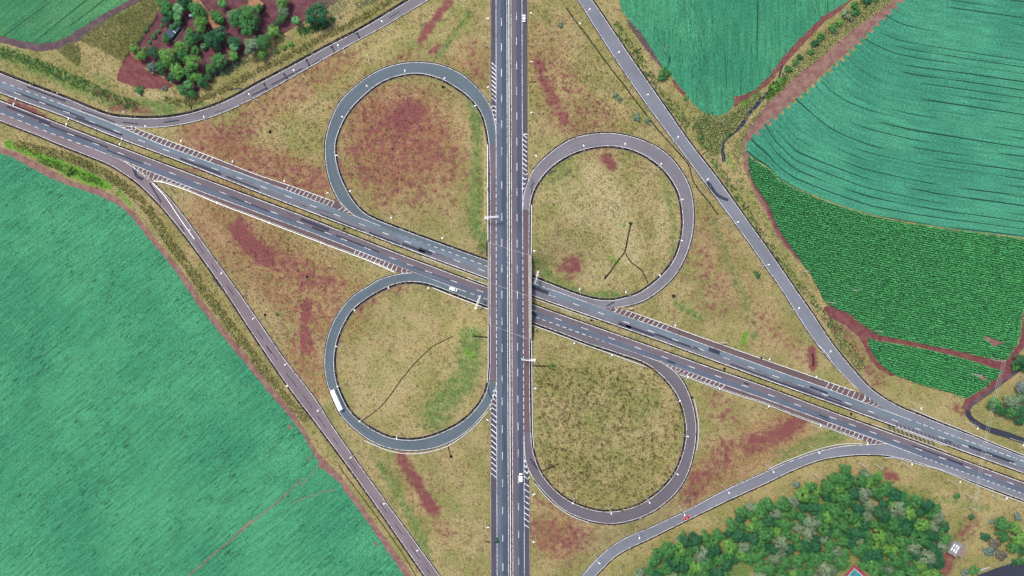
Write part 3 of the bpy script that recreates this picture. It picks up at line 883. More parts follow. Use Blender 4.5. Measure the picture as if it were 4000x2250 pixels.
# loops and ramps
for p in (NW_i, SW_i, NE_i, SE_i): pl(p)
for p, a, b in ((NW_o, 0.24, 1.0), (SW_o, 0.17, 1.0), (NE_o, 0.19, 1.0), (SE_o, 0.24, 1.0)): pl(cut(p, a, b))
pl(arr([(1905,1020),(2077,1082)]), LW, Zm, ZEW); pl(arr([(1905,1195),(2079,1258)]), LW, Zm, ZEW)
pl(RNW_a); pl(cut(RNW_b, 0.345, 1.0)); pl(RSW_a, 2.0); pl(cut(RSW_b, 0.24, 1.0))
pl(RNE_a, 2.0); pl(cut(RNE_b, 0, 0.66), 2.2); pl(RSE_a, 2.0); pl(cut(RSE_b, 0, 0.62), 2.4)
# shoulder edge lines
pl(NW_sh[4:], 2.0); pl(byx(NE_gore, 2441, 3342), 1.8); pl(byx(SW_gore, 592, 1545), 1.8); pl(byx(SE_gore, 2655, 3375), 1.8)
# upper road
zt = 0.22
def nl(p, w=LW): strip(mk, p, w * 0.75 if w > 1.7 else w, zt, 0, ZNS)
nl(ns(N_L, Y0, 700)); nl(ns(N_L, 1430, Y1)); nl(ns(N_I1, Y0, Y1), 2.6); nl(ns(N_I2, Y0, Y1), 2.6)
nl(ns(N_R, Y0, 955)); nl(ns(N_R, 1690, Y1))
nl(resample(arr([(1911,562),(1914,640),(1915,700),(1915,1434),(1911,1490)]), step=9), 2.2)
nl(resample(arr([(2067,822),(2066,1050),(2067,1250),(2069,1580),(2072,1690)]), step=9), 2.2)
for y in [-32,71,169,269,370,471,576,708,832,933,1034,1136,1239,1345,1466,1553,1661,1766,1872,1980,2087,2200,2300]: nl(ns(N_D1, y, y + 30, 6), 2.6)
for y in [-55,48,145,241,340,437,538,637,735,836,936,1037,1136,1237,1340,1440,1545,1650,1756,1858,1964,2071,2177,2280]: nl(ns(N_D2, y, y + 30, 6), 2.6)
for y in np.arange(705, 1430, 26): nl(ns(N_L, y, y + 17, 6), 2.6)
for y in np.arange(958, 1690, 27): nl(ns(N_R, y, y + 19, 6), 2.6)
# hatching
def bars(line, bound, x0, x1, dx, run, w=2.8):
    for x in np.arange(x0, x1, dx):
        a = (x, ewy(line, x)); xb = x + run
        b = (xb, float(np.interp(xb, bound[:, 0], bound[:, 1])))
        if abs(b[1] - a[1]) > 3: pl(arr([a, b]), w, 0.19)
bars(A1, NW_gore, 518, 832, 17.6, 15); bars(A1, NW_gore, 1116, 1300, 16.0, 13)
bars(A1, NE_gore, 2400, 2612, 18.0, 15); bars(A1, NE_gore, 3225, 3372, 20.5, 14)
bars(C3, SW_gore, 590, 745, 17.2, -13); bars(C3, SW_gore, 1392, 1560, 16.2, -10)
bars(C3, SE_gore, 2660, 2835, 17.2, -13); bars(C3, SE_gore, 3238, 3440, 17.2, -9)
def chev(pts, w=2.8): pl(arr(pts), w, 0.19)
# chevrons in the noses of the lower road
for a, m_, b in (((462,491),(472,496),(468,492)), ((478,496),(494,501),(484,490)), ((497,504),(520,508),(512,496)), ((470,494),(481,491),(478,487))): chev([a, m_, b])
for x in (1322, 1338, 1354): chev([(x, ewy(A1, x)), (x + 16, ewy(A1, x + 16) - 13 + (x - 1322) * .12), (x + 8, float(np.interp(x + 8, NW_gore[:, 0], NW_gore[:, 1])))])
for x in (528, 545, 562, 578): chev([(x, ewy(C3, x)), (x - 10, ewy(C3, x - 10) + 14), (x + 8, float(np.interp(x + 8, SW_gore[:, 0], SW_gore[:, 1])))])
for x in (1574, 1592, 1606): chev([(x, ewy(C3, x)), (x - 9, ewy(C3, x - 9) + 9), (x, float(np.interp(x, SW_gore[:, 0], SW_gore[:, 1])))])
for x in (2376, 2392): chev([(x + 6, ewy(A1, x + 6)), (x + 18, ewy(A1, x + 18) - 9), (x + 10, float(np.interp(x + 10, NE_gore[:, 0], NE_gore[:, 1])))])
for x in (3380, 3400, 3418, 3434): chev([(x - 16, ewy(A1, x - 16)), (x + 4, ewy(A1, x + 4) - 14), (x - 4, float(np.interp(x - 4, NE_gore[:, 0], NE_gore[:, 1])))])
for x in (2606, 2624, 2642): chev([(x + 4, ewy(C3, x + 4)), (x - 8, ewy(C3, x - 8) + 8), (x + 6, float(np.interp(x + 6, SE_gore[:, 0], SE_gore[:, 1])))])
# upper road hatching
def nbar(x0, y0, x1, y1, w=3.2): strip(mk, resample(arr([(x0, y0), (x1, y1)]), step=6), w, 0.21, 0, ZNS)
for y in np.arange(245, 392, 17): nbar(1920.5, y, 1937, y + 15)
for y in np.arange(1612, 1868, 21.5): nbar(1919, y, 1939.5, y + 18)
for y in np.arange(525, 668, 18.5): nbar(2040.5, y, 2059, y + 14)
nbar(2040, 524, 2060, 524)
for y in np.arange(1888, 2052, 23): nbar(2048.5, y, 2067, y + 13)
for y, xr in ((412, 1922), (428, 1924), (446, 1928), (464, 1931)): nbar(1938, y + 7, xr + 2, y); nbar(xr + 2, y, xr - 4 + (y - 400) * .03, y + 10)
for y, xr in ((1520, 1934), (1538, 1931), (1556, 1926), (1575, 1922), (1592, 1920)): nbar(1939.5, y + 12, xr, y); nbar(xr, y, xr - 8, y + 10)
for y, xr in ((684, 2058), (702, 2055), (722, 2050), (740, 2047)): nbar(2041, y - 12, xr - 6, y); nbar(xr - 6, y, xr + 3, y - 6)
for y, xr in ((1806, 2054), (1828, 2058), (1850, 2063), (1872, 2066)): nbar(2048, y - 12, xr - 4, y); nbar(xr - 4, y, xr + 2, y - 10)
tag(mk.build("road_markings", [MAT["white_paint"]]), "white lane lines, dashes and hatching painted on the roads", "road marking", kind="structure")

# ------------------------------------------------------------------ tar repairs on the asphalt
tp = MB()
def tar(p, w, mi=0, off=0.165, zf=None): strip(tp, spline(p, 6), w, off, mi, zf)
for a, b in (((1393,128),(1406,150)), ((1294,179),(1309,206)), ((1195,231),(1210,258)), ((1108,287),(1123,308)), ((1030,325),(1044,350))):
    a, b = arr(a), arr(b)
    tar([a, a + (b - a) * .35], 7, 1, 0.145); tar([a + (b - a) * .3, a + (b - a) * .75], 5, 0, 0.146); tar([a + (b - a) * .72, b], 7, 1, 0.145)
for q in ([(900,352),(930,345),(950,350)], [(985,372),(1010,360),(1040,345)], [(1060,332),(1110,305),(1180,268)], [(1090,330),(1150,296)], [(1220,250),(1250,232)], [(1330,196),(1360,182)], [(1520,70),(1560,45)], [(700,452),(740,446),(800,428)], [(640,478),(700,470)], [(480,478),(540,484)], [(320,430),(380,450),(450,478)]):
    tar(q, rng.uniform(3, 6), 0, 0.145)
for x0, x1, ln, sd, w in ((1575,1665,A2,14,9), (1640,1690,A2,9,14), (1440,1560,A3,-6,7), (1250,1420,A3,-5,5), (880,1010,A3,-10,6), (700,860,A3,-9,8), (1180,1290,C1,13,12), (1230,1300,C1,26,9), (1310,1480,C2,-4,6), (1600,1760,C2,2,3), (2420,2470,A2,14,12), (2450,2560,A2,12,9), (2560,2700,A2,5,7), (2710,2740,A2,2,6), (2070,2140,A2,-6,14), (2080,2110,C1,34,12), (60,330,A2,-3,6), (300,480,A2,6,8), (30,200,C1,10,9), (150,420,C2,-4,7), (420,560,C2,6,5), (900,1050,C2,3,5), (2850,3000,A3,-9,6), (3000,3320,A3,-7,7), (3160,3230,A2,-9,9), (3230,3290,A2,2,6), (2610,2640,C2,8,8), (2910,2930,C1,12,6), (3200,3240,C2,8,5), (3220,3250,C2,18,6), (3560,3680,C2,-6,5), (3700,3760,C2,-4,8), (3780,3960,A2,-4,10), (100,250,A1,-16,7), (240,330,A1,-26,9)):
    strip(tp, ew(ln, x0, x1, 6), w, 0.17, 0, ZEW, side=sd)
strip(tp, ew(A2, 2765, 2808, 6), 17, 0.172, 0, ZEW, side=-12)
for i in range(16):                       # herringbone of repairs in the far right
    x = 3500 + i * 16
    a = ewy(A2, x) + 6
    tar([(x, a + 2), (x + 5, a + 12), (x + 8, a + 22)], 4.0, 0, 0.17, ZEW)
for i in range(11):
    x = 3470 + i * 17; a = ewy(A3, x) + 6
    tar([(x, a), (x + 6, a + 12), (x + 9, a + 22)], 5.0, 0, 0.172, ZEW)
tar([(2762,710),(2790,750),(2815,770),(2845,782)], 12, 0, 0.14); tar([(2770,715),(2800,762)], 9, 1, 0.141)
tar([(522,655),(536,690),(560,700)], 12, 0, 0.14); tar([(585,715),(605,750),(630,790)], 6, 0, 0.14)
for q in ([(705,880),(720,905)], [(830,1085),(850,1110),(865,1130)], [(1040,1350),(1060,1380)], [(1412,1895),(1422,1905)]): tar(q, 5, 0, 0.145)
p = resample((resample(RSW_a, 200) * .55 + resample(RSW_b, 200) * .45)[80:], step=8)
for k in range(6, len(p) - 20, 13):
    if rng.random() < .8: strip(tp, p[k:k + rng.integers(5, 10)], 2.6, 0.145, 0)
for q in ([(2100,715),(2120,690),(2170,665)], [(2070,730),(2090,715)], [(2076,760),(2080,700)]): tar(q, 3, 0, 0.15)
for q in ([(1905,1500),(1912,1540),(1925,1560)], [(2071,1790),(2085,1815),(2100,1835)], [(2085,1800),(2100,1830)], [(2370,1195),(2400,1180)]): tar(q, 5, 0, 0.155)
tag(tp.build("tar_patches", [MAT["tar_patch"], MAT["tar_black"]]), "dark tar repairs and stains on the carriageways", "tar patch", kind="structure")
# ------------------------------------------------------------------ fields, tracks, water
FIELDPOLY = []
def field(name, poly, off, mat, label, cat="field", **kw):
    FIELDPOLY.append(arr(poly))
    o = polysheet(name, poly, off, MAT[mat], **kw)
    return tag(o, label, cat, kind="structure")

P_left = [(-330,470),(-150,535),(0,597),(50,616),(116,651),(186,690),(248,717),(322,741),(388,764),(458,799),(512,845),(574,923),(629,989),(679,1051),(726,1120),(761,1174),(854,1295),(932,1388),(1000,1472),(1058,1543),(1128,1625),(1175,1686),(1206,1741),(1245,1800),(1240,1822),(1261,1832),(1323,1885),(1412,2009),(1481,2105),(1577,2246),(1660,2370),(-330,2400)]
P_ltrack = [(-330,440),(-150,510),(0,575),(80,602),(155,640),(230,682),(290,712),(350,728),(400,742),(470,780),(530,835),(592,913),(645,978),(698,1042),(748,1112),(783,1165),(876,1284),(955,1378),(1022,1460),(1082,1533),(1150,1616),(1192,1680),(1240,1768),(1295,1823),(1330,1858),(1446,2016),(1611,2248),(1700,2375)]
o = polysheet("dirt_track", P_ltrack + [(p[0] - 12, p[1] + 30) for p in P_left[-3::-1]][0:], 0.02, MAT["soil_track"], jitter=1.5)
tag(o, "reddish dirt track round the edge of the large left field", "dirt track", kind="structure")
FIELDPOLY.append(arr(P_ltrack + P_left[-2::-1]))
field("soybean_field", P_left, 0.06, "soy_left", "large blue green soya field filling the lower left", jitter=1.6, spacing=60)
P_tl = [(-330,-200),(620,-200),(508,0),(427,43),(349,89),(272,140),(217,163),(148,171),(78,159),(0,140),(-150,100),(-330,60)]
P_tltrack = [(-330,50),(-150,90),(0,132),(78,150),(148,162),(217,155),(272,130),(349,80),(427,35),(508,-8),(600,-170),(690,-170),(555,2),(466,48),(390,100),(310,160),(240,190),(165,201),(95,190),(0,166),(-150,130),(-330,95)]
o = polysheet("dirt_track", P_tltrack, 0.02, MAT["soil_purple"], jitter=1.5); tag(o, "purple grey dirt track curving round the top left field", "dirt track", kind="structure")
FIELDPOLY.append(arr(P_tltrack))
field("soybean_field", P_tl, 0.06, "soy_top_left", "green soya field in the top left corner", jitter=1.6)
P_up = [(2330,-200),(2419,0),(2427,39),(2466,89),(2505,128),(2551,202),(2582,252),(2621,295),(2660,342),(2699,396),(2745,438),(2796,454),(2842,440),(2866,415),(2868,374),(2905,372),(2951,349),(3000,303),(3050,233),(3128,147),(3213,66),(3264,35),(3322,0),(3480,-200)]
o = polysheet("bare_soil", [(2445,75),(2470,84),(2512,124),(2558,198),(2590,250),(2600,285),(2560,240),(2490,150)], 0.03, MAT["soil_purple"]); tag(o, "thin strip of bare soil along the upright soya field", "bare soil", kind="structure")
o = polysheet("bare_soil", [(2615,292),(2680,365),(2672,372),(2700,405),(2640,345)], 0.031, MAT["soil_red"]); tag(o, "short red strip of bare soil below the roadside bush", "bare soil", kind="structure")
o = polysheet("bare_soil", [(2862,372),(2872,362),(2940,355),(2955,352),(2925,385),(2890,400),(2868,425)], 0.03, MAT["soil_red"]); tag(o, "red bare corner at the foot of the upright soya field", "bare soil", kind="structure")
o = polysheet("bare_soil", [(2900,372),(2950,342),(3005,285),(3050,222),(3128,136),(3213,55),(3270,20),(3330,-30),(3345,-15),(3275,50),(3220,85),(3150,160),(3070,245),(3020,310),(2960,365)], 0.032, MAT["soil_red"]); tag(o, "red strip of bare soil between the upright field and the creek scrub", "bare soil", kind="structure")
field("soybean_field", P_up, 0.06, "soy_upright", "green soya field at the top with upright rows", jitter=1.6)
# the big right field with curved rows and a stepped edge
K = [
 [(2916,593),(2951,624),(3000,651),(3039,694),(3097,729),(3194,768),(3310,810),(3415,841),(3582,872),(3737,896),(4000,927),(4300,950)],
 [(3000,440),(3029,493),(3070,535),(3089,562),(3116,585),(3248,640),(3373,688),(3466,709),(3660,746),(3854,771),(4000,791),(4300,825)],
 [(3170,270),(3195,305),(3245,360),(3310,400),(3400,435),(3560,475),(3776,512),(4000,545),(4300,590)],
 [(3303,186),(3338,241),(3388,279),(3466,318),(3582,345),(3776,374),(4000,410),(4300,460)],
 [(3400,95),(3445,115),(3500,140),(3600,160),(3772,186),(4000,219),(4300,260)],
 [(3524,0),(3560,15),(3620,30),(3780,52),(4000,83),(4300,125)],
 [(3700,-130),(3760,-110),(4000,-70),(4300,-30)]]
KV = [927, 791, 545, 410, 219, 83, -70]
def curved_rows(p):
    ys = []
    for k in K:
        k = arr(k)
        y = np.interp(p[:, 0], k[:, 0], k[:, 1])
        s0 = (k[1, 1] - k[0, 1]) / (k[1, 0] - k[0, 0])
        y = np.where(p[:, 0] < k[0, 0], k[0, 1] + max(s0, 0.9) * (p[:, 0] - k[0, 0]), y)
        ys.append(y)
    ys = np.stack(ys, 1)                 # rows from low to high on screen: y descending
    v = np.zeros(len(p))
    for i in range(len(p)):
        yy = ys[i][::-1]; vv = np.array(KV[::-1], float)
        yy = np.maximum.accumulate(yy + np.arange(len(yy)) * 1e-3)
        y = p[i, 1]
        if y < yy[0]: v[i] = vv[0] + (y - yy[0])
        elif y > yy[-1]: v[i] = vv[-1] + (y - yy[-1])
        else: v[i] = np.interp(y, yy, vv)
    return v * S
edge_a, edge_b = arr((3524, -4)), arr((2925, 540))
ed = (edge_b - edge_a); eL = np.hypot(*ed); eu = ed / eL
en = arr((0.66, 0.75))
teeth = []
tt = 0.0; k = 0
while tt < eL - 12:
    w = rng.uniform(13, 19); dpt = (0 if k % 2 else 1) * rng.uniform(11, 18) + rng.normal(0, 1.2) - 3
    bow = 14 * math.sin(math.pi * tt / eL)
    teeth += [edge_a + eu * tt + en * (dpt + bow), edge_a + eu * (tt + w) + en * (dpt + bow)]
    tt += w; k += 1
P_curv = [(3700,-220),(3560,-40)] + [tuple(q) for q in teeth] + [(2916,560),(2914,593),(2951,624),(3000,651),(3039,694),(3097,729),(3194,768),(3310,810),(3415,841),(3582,872),(3737,896),(4000,927),(4330,960),(4330,-220)]
P_ctrack = [(3700,-150),(3505,-8),(3446,36),(3388,78),(3330,120),(3272,168),(3194,234),(3116,292),(3058,350),(3000,402),(2965,448),(2928,495),(2906,543),(2902,593),(2906,659),(2945,739),(2980,812),(3000,843),(3027,911),(3070,970),(3113,1012),(3140,1040),(3150,1020),(3100,955),(3060,880),(3025,830),(2975,745),(2945,680),(2930,610),(2938,552),(2998,492),(3086,406),(3216,288),(3366,154),(3510,32),(3730,-140)]
o = polysheet("dirt_track", P_ctrack, 0.02, MAT["soil_track"], jitter=1.2); tag(o, "pinkish dirt track along the stepped edge of the right field", "dirt track", kind="structure")
FIELDPOLY.append(arr(P_ctrack))
o = polysheet("dirt_track", [(2918,660),(2950,735),(2990,805),(3003,838),(3030,905),(3075,965),(3113,1012),(3125,1008),(3088,950),(3050,890),(3020,830),(2975,745),(2935,660)], 0.03, MAT["soil_red"], jitter=1.2); tag(o, "red dirt track beside the maize on the right", "dirt track", kind="structure")
field("soybean_field", P_curv, 0.07, "soy_curved", "large soya field at the right with curved rows", jitter=0.5, spacing=26, rowfn=curved_rows, dens=6.0)
# maize
P_corn = [(2920,604),(2924,640),(2934,698),(2965,748),(3000,797),(3035,884),(3078,950),(3128,1020),(3163,1067),(3194,1124),(3217,1170),(3250,1198),(3310,1221),(3369,1268),(3427,1306),(3543,1330),(3699,1361),(3815,1388),(3928,1407),(3947,1372),(3974,1341),(3986,1279),(3988,1221),(4010,1190),(4200,1150),(4330,1120),(4330,970),(4000,933),(3737,902),(3582,878),(3415,847),(3310,816),(3194,774),(3097,735),(3039,700),(3000,657),(2950,630)]
P_corn2 = [(3390,1319),(3427,1331),(3582,1358),(3737,1393),(3910,1446),(3889,1480),(3860,1490),(3854,1506),(3776,1554),(3699,1531),(3582,1497),(3497,1465),(3446,1431),(3412,1388),(3393,1353)]
field("maize_ground", P_corn, 0.04, "maize_litter", "soil under the tall maize at the right", "maize ground", jitter=1.2)
field("maize_ground", P_corn2, 0.04, "maize_litter", "soil under the small maize plot at the lower right", "maize ground", jitter=1.2)
P_rtrack = [(3215,1205),(3235,1192),(3258,1200),(3310,1224),(3370,1270),(3427,1308),(3543,1333),(3700,1364),(3815,1391),(3928,1410),(3950,1372),(3978,1341),(3990,1280),(3992,1224),(4020,1180),(4330,1000),(4330,1150),(4030,1320),(3985,1375),(3955,1420),(3962,1446),(3893,1505),(3815,1560),(3790,1580),(3770,1600),(3755,1590),(3776,1558),(3854,1508),(3862,1492),(3890,1482),(3912,1446),(3737,1391),(3582,1356),(3427,1329),(3390,1318),(3392,1353),(3412,1390),(3446,1433),(3497,1467),(3480,1470),(3430,1440),(3400,1405),(3375,1350),(3350,1310),(3290,1262),(3240,1240)]
o = polysheet("dirt_track", P_rtrack, 0.025, MAT["soil_red"], jitter=1.2); tag(o, "red dirt track between the two maize plots", "dirt track", kind="structure")
FIELDPOLY.append(arr(P_rtrack))
for q, lb in (([(3834,1318),(3850,1312),(3932,1341),(3900,1345),(3889,1358)], "triangular bare patch inside the large maize field"), ([(3560 + 230,1460),(3830,1462),(3862,1480),(3850,1487)], "bare patch at the corner of the small maize plot")):
    o = polysheet("bare_soil", q, 0.09, MAT["soil_track"]); tag(o, lb, "bare soil", kind="structure")
# farm lane at the right
mb = MB()
ribbon(mb, spline([(3985,1428),(3963,1446),(3893,1500),(3815,1556),(3776,1586),(3770,1604)]), spline([(3998,1440),(3975,1458),(3905,1510),(3830,1566),(3795,1592),(3790,1604)]), 0.10, 0)
ribbon(mb, spline([(3770,1604),(3776,1628),(3800,1655),(3840,1678),(3878,1695),(3940,1714),(4000,1735),(4320,1850)]), spline([(3790,1604),(3798,1625),(3826,1648),(3860,1665),(3895,1675),(3950,1692),(4000,1710),(4320,1825)]), 0.10, 1)
o = mb.build("farm_lane", [MAT["soil_purple"], MAT["asphalt_black"]]); tag(o, "narrow dark farm lane bending at the lower right", "lane", kind="structure")
ROADPOLY.append(arr([(3770,1604),(3776,1628),(3840,1678),(3940,1714),(4000,1735),(4320,1850),(4320,1825),(4000,1710),(3895,1675),(3826,1648),(3790,1604),(3998,1440),(3985,1428),(3893,1500)]))
P_park = [(3800,2262),(3821,2246),(3893,2218),(4000,2186),(4330,2090),(4330,2400),(3800,2400)]
o = polysheet("parking_lot", P_park, 0.08, MAT["asphalt_black"], jitter=0); tag(o, "dark asphalt yard in the bottom right corner", "parking lot", kind="structure"); FIELDPOLY.append(arr(P_park))
mb = MB(); wall(mb, arr([(3824,2229),(3865,2216)]), 0.5, 0, 0.6)
tag(mb.build("concrete_bench", [MAT["concrete_pale"]]), "long pale concrete bench beside the dark asphalt yard", "bench")
mb = MB(); wall(mb, spline([(3812,2240),(3893,2209),(4000,2177),(4200,2115)]), 0.35, 0, 0.15)
tag(mb.build("kerb", [MAT["concrete_mid"]]), "pale kerb round the dark asphalt yard", "kerb", kind="structure")
# creek
mb = MB()
cr = spline([(3058,255),(3050,272),(3043,303),(3028,332),(3012,352),(2995,366),(2975,385),(2959,407),(2938,430),(2918,452),(2908,473),(2890,497),(2868,520),(2845,537),(2828,556),(2822,585),(2826,610),(2828,632)])
wd = np.interp(np.linspace(0, 1, len(cr)), [0, .2, .35, .5, .62, .7, .8, .9, 1], [6, 9, 17, 15, 15, 7, 8, 12, 16])
ribbon(mb, offset(cr, -wd / 2), offset(cr, wd / 2), 0.05, 0)
tag(mb.build("creek", [MAT["creek_water"]]), "dark blue creek winding between the two fields", "creek", kind="structure")
for q, wq, lb in (([(3318,78),(3335,82)], 16, "a"), ([(3255,128),(3272,122)], 12, "b")):
    mb = MB(); strip(mb, arr(q), wq, 0.05, 0); tag(mb.build("creek", [MAT["creek_water"]]), "dark pool of creek water showing between the bushes", "creek", "creek pools", kind="structure")
# garden beds
P_red = [(501,202),(532,229),(578,229),(570,250),(559,264),(594,287),(652,311),(679,338),(637,349),(582,345),(528,341),(454,311),(466,268)]
field("garden_bed", P_red, 0.05, "soil_red", "bare dark red garden bed beside the farm trees", "garden bed", jitter=1.5)
P_gard = [(543,172),(606,70),(622,30),(625,-150),(1420,-150),(1330,-8),(1240,58),(1180,88),(1075,152),(960,222),(870,282),(800,335),(745,380),(715,360),(690,336),(655,308),(600,285),(562,262),(575,232),(535,226),(510,205)]
field("farmyard", P_gard, 0.03, "soil_garden", "reddish bare ground of the farmyard under the trees", "farmyard", jitter=1.5)
P_cane = [(373,105),(455,58),(543,12),(560,-100),(625,-100),(617,0),(612,70),(580,110),(543,171),(500,212),(485,241),(440,215),(380,185),(310,155)]
FIELDPOLY.append(arr(P_cane))
P_cane2 = [(225,194),(279,167),(307,178),(313,220),(310,258),(268,235)]

# ditches, chutes and channels
dt = MB()
def ditch(p, w, mi=0, off=0.05): strip(dt, smooth_poly(spline(p, 6) , 1, 1), w, off, mi)
ditch([(2464,874),(2452,931),(2440,985),(2425,1005),(2407,1028),(2385,1060),(2365,1086)], 6, 0); ditch([(2440,985),(2462,1020),(2480,1035),(2505,1055),(2520,1080),(2531,1106)], 4.5, 0)
ditch([(2370,1075),(2362,1090)], 9, 0, 0.055); ditch([(2460,868),(2468,878)], 12, 1, 0.06)
ditch([(2211,29),(2250,85),(2287,132),(2320,178),(2361,233),(2400,285),(2439,334),(2480,390),(2520,442),(2570,506),(2621,564),(2660,607),(2691,647),(2700,680),(2706,702),(2730,742),(2761,779),(2807,841)], 4.5, 1)
ditch([(1772,1312),(1735,1330),(1691,1353),(1655,1385),(1621,1419),(1590,1455),(1563,1489),(1540,1522),(1516,1555),(1485,1590),(1458,1613),(1417,1642)], 4, 0)
ditch([(1325,1816),(1332,1830),(1440,1976),(1520,2085),(1590,2190),(1625,2250)], 3.5, 0)
ditch([(3172,1380),(3178,1405),(3176,1430)], 7, 0)
for q, w in (([(2464,211),(2485,200),(2505,188)], 4.5), ([(2737,607),(2767,589)], 4.5), ([(2893,826),(2928,805)], 4.5), ([(2081,1429),(2145,1431)], 5), ([(2117,1840),(2150,1827),(2182,1813)], 5.5), ([(1762,1788),(1755,1762),(1748,1738)], 4), ([(1845,1312),(1904,1318)], 5.5), ([(2066,322),(2095,319)], 4), ([(734,392),(741,408),(749,426)], 6), ([(1894,2116),(1914,2117)], 4.5), ([(1902,948),(1902,1000)], 5), ([(2082,1272),(2083,1322)], 5)):
    ditch(q, w, 1, 0.06)
tag(dt.build("drainage_ditch", [MAT["ditch_brown"], MAT["ditch_black"]]), "dark earth ditches and drain chutes cut in the verges", "ditch", kind="structure")
ch = MB()
wall(ch, spline([(114,576),(200,606),(310,649),(427,706),(505,775),(560,845),(621,923),(680,995),(738,1067),(778,1126),(893,1275),(1000,1405),(1101,1535),(1147,1586),(1206,1660)]), 0.38, 0, 0.12)
wall(ch, spline([(0,592 - 22),(60,590)]), 0.3, 0, 0.1)
wall(ch, spline([(3242,1395),(3250,1420)]), 0.3, 0, 0.1)
tag(ch.build("drain_channel", [MAT["warm_concrete"]]), "thin pale concrete channel beside the left slip road", "drain channel", kind="structure")
# scraps of the median paving
md = MB()
for x in list(np.arange(1420, 1905, 11)) + list(np.arange(2085, 2560, 9)) + list(np.arange(2560, 2900, 14)):
    if rng.random() < .72:
        y = (ewy(A3, x) + ewy(C1, x)) / 2 + rng.uniform(-5, 5)
        p = W([(x, y)])[0]; md.box((p[0], p[1], 0.06), (rng.uniform(1.0, 2.6), rng.uniform(0.4, 0.9), 0.12), R(-20.5) + rng.normal(0, .05))
for q, w_ in (([(735,2250),(820,2178),(905,2105),(985,2030)], 5), ([(930,2085),(1010,2020),(1090,1955),(1200,1850)], 4), ([(1170,1900),(1230,1840),(1250,1800)], 3), ([(1140,1965),(1250,1925),(1310,1912)], 3)):
    mb = MB(); strip(mb, spline(q, 6) + rng.normal(0, .8, (len(spline(q, 6)), 2)), w_, 0.085, 0)
    tag(mb.build("wheel_track", [MAT["soil_track"]]), "pale bare wheel track crossing the large left field", "wheel track", kind="structure")
tag(md.build("paving_slabs", [MAT["warm_concrete"]]), "loose pale slabs laid along the grassy lower median", "paving", kind="stuff")
# ------------------------------------------------------------------ masks painted in photo pixels (2576-wide full view, scaled)
F = 4000.0 / 2576.0
MASKS = []            # channel, polyline, radius, strength
def M(ch, pts, r, s): MASKS.append((ch, arr(pts) * F, r * F, s))
SO, GR, ST, DK, RO, LU, RU = range(7)
# red soil
M(SO, [(480,340),(560,330),(640,290),(700,240),(790,190),(870,140)], 30, .38)
M(SO, [(520,360),(640,400),(740,440),(800,470)], 34, .44); M(SO, [(560,345),(620,330)], 22, .55)
M(SO, [(1010,340),(1000,350)], 95, .52); M(SO, [(1035,285),(1010,300)], 34, .85); M(SO, [(930,290),(900,420)], 60, .40); M(SO, [(1090,370),(1120,400)], 50, .5); M(SO, [(960,440)], 70, .42); M(SO, [(960,330),(1080,420)], 95, .42)
M(SO, [(600,575),(615,600),(640,625),(675,648)], 20, 1.0); M(SO, [(690,650),(760,690),(830,725)], 34, .52); M(SO, [(772,770),(770,800)], 13, .9); M(SO, [(768,835),(772,880)], 15, .8); M(SO, [(560,560),(700,700),(800,780)], 70, .30); M(SO, [(740,830),(780,900)], 40, .36)
M(SO, [(1350,150),(1375,215),(1395,260),(1420,300)], 13, .7); M(SO, [(1365,130),(1420,200),(1480,270),(1520,290)], 28, .36); M(SO, [(1400,310),(1460,330)], 22, .45)
M(SO, [(1440,670)], 24, .8); M(SO, [(1525,400),(1535,415)], 14, .8); M(SO, [(1345,430)], 8, .3)
M(SO, [(1760,600),(1785,680),(1800,760)], 42, .34); M(SO, [(2042,880),(2046,922)], 9, 1.0); M(SO, [(1910,800),(2030,900)], 24, .34)
M(SO, [(2005,1062),(1950,1095),(1890,1120)], 22, .72); M(SO, [(1830,1130),(1760,1210),(1735,1250)], 26, .55); M(SO, [(1800,1010),(1830,1040)], 32, .42); M(SO, [(1990,1070),(1975,1085)], 16, .9)
M(SO, [(1360,1330),(1420,1370),(1450,1350)], 36, .5); M(SO, [(1430,1370)], 22, .62); M(SO, [(1355,1260),(1480,1310),(1560,1300)], 16, .42)
M(SO, [(1010,1150),(1040,1200),(1075,1260),(1090,1285)], 13, .85); M(SO, [(1090,1290),(1125,1345)], 16, .4)
M(SO, [(1130,5),(1085,60),(1060,100)], 9, .85); M(SO, [(1105,115),(1085,135)], 9, .6); M(SO, [(1190,120),(1210,200)], 24, .36); M(SO, [(1000,150),(1050,130)], 14, .4)
M(SO, [(30,250),(70,275),(115,300)], 9, .8); M(SO, [(238,230),(300,255),(372,278)], 10, .5); M(SO, [(470,425),(530,432)], 6, .5); M(SO, [(285,272),(380,280)], 7, .6)
M(SO, [(960,728),(1010,722)], 9, .6); M(SO, [(900,780),(940,750)], 9, .45)
M(SO, [(2100,810),(2140,850),(2180,920),(2210,960)], 18, .5); M(SO, [(2230,1190),(2250,1200)], 10, .8); M(SO, [(2450,1310),(2420,1350)], 18, .5); M(SO, [(2390,1400),(2370,1440)], 16, .8); M(SO, [(2405,1025),(2430,1040)], 9, .6)
M(SO, [(1895,1228),(1880,1240)], 8, .4); M(SO, [(1880,230),(1850,255)], 8, .5)
M(SO, [(1790,420),(1850,520)], 18, .22)
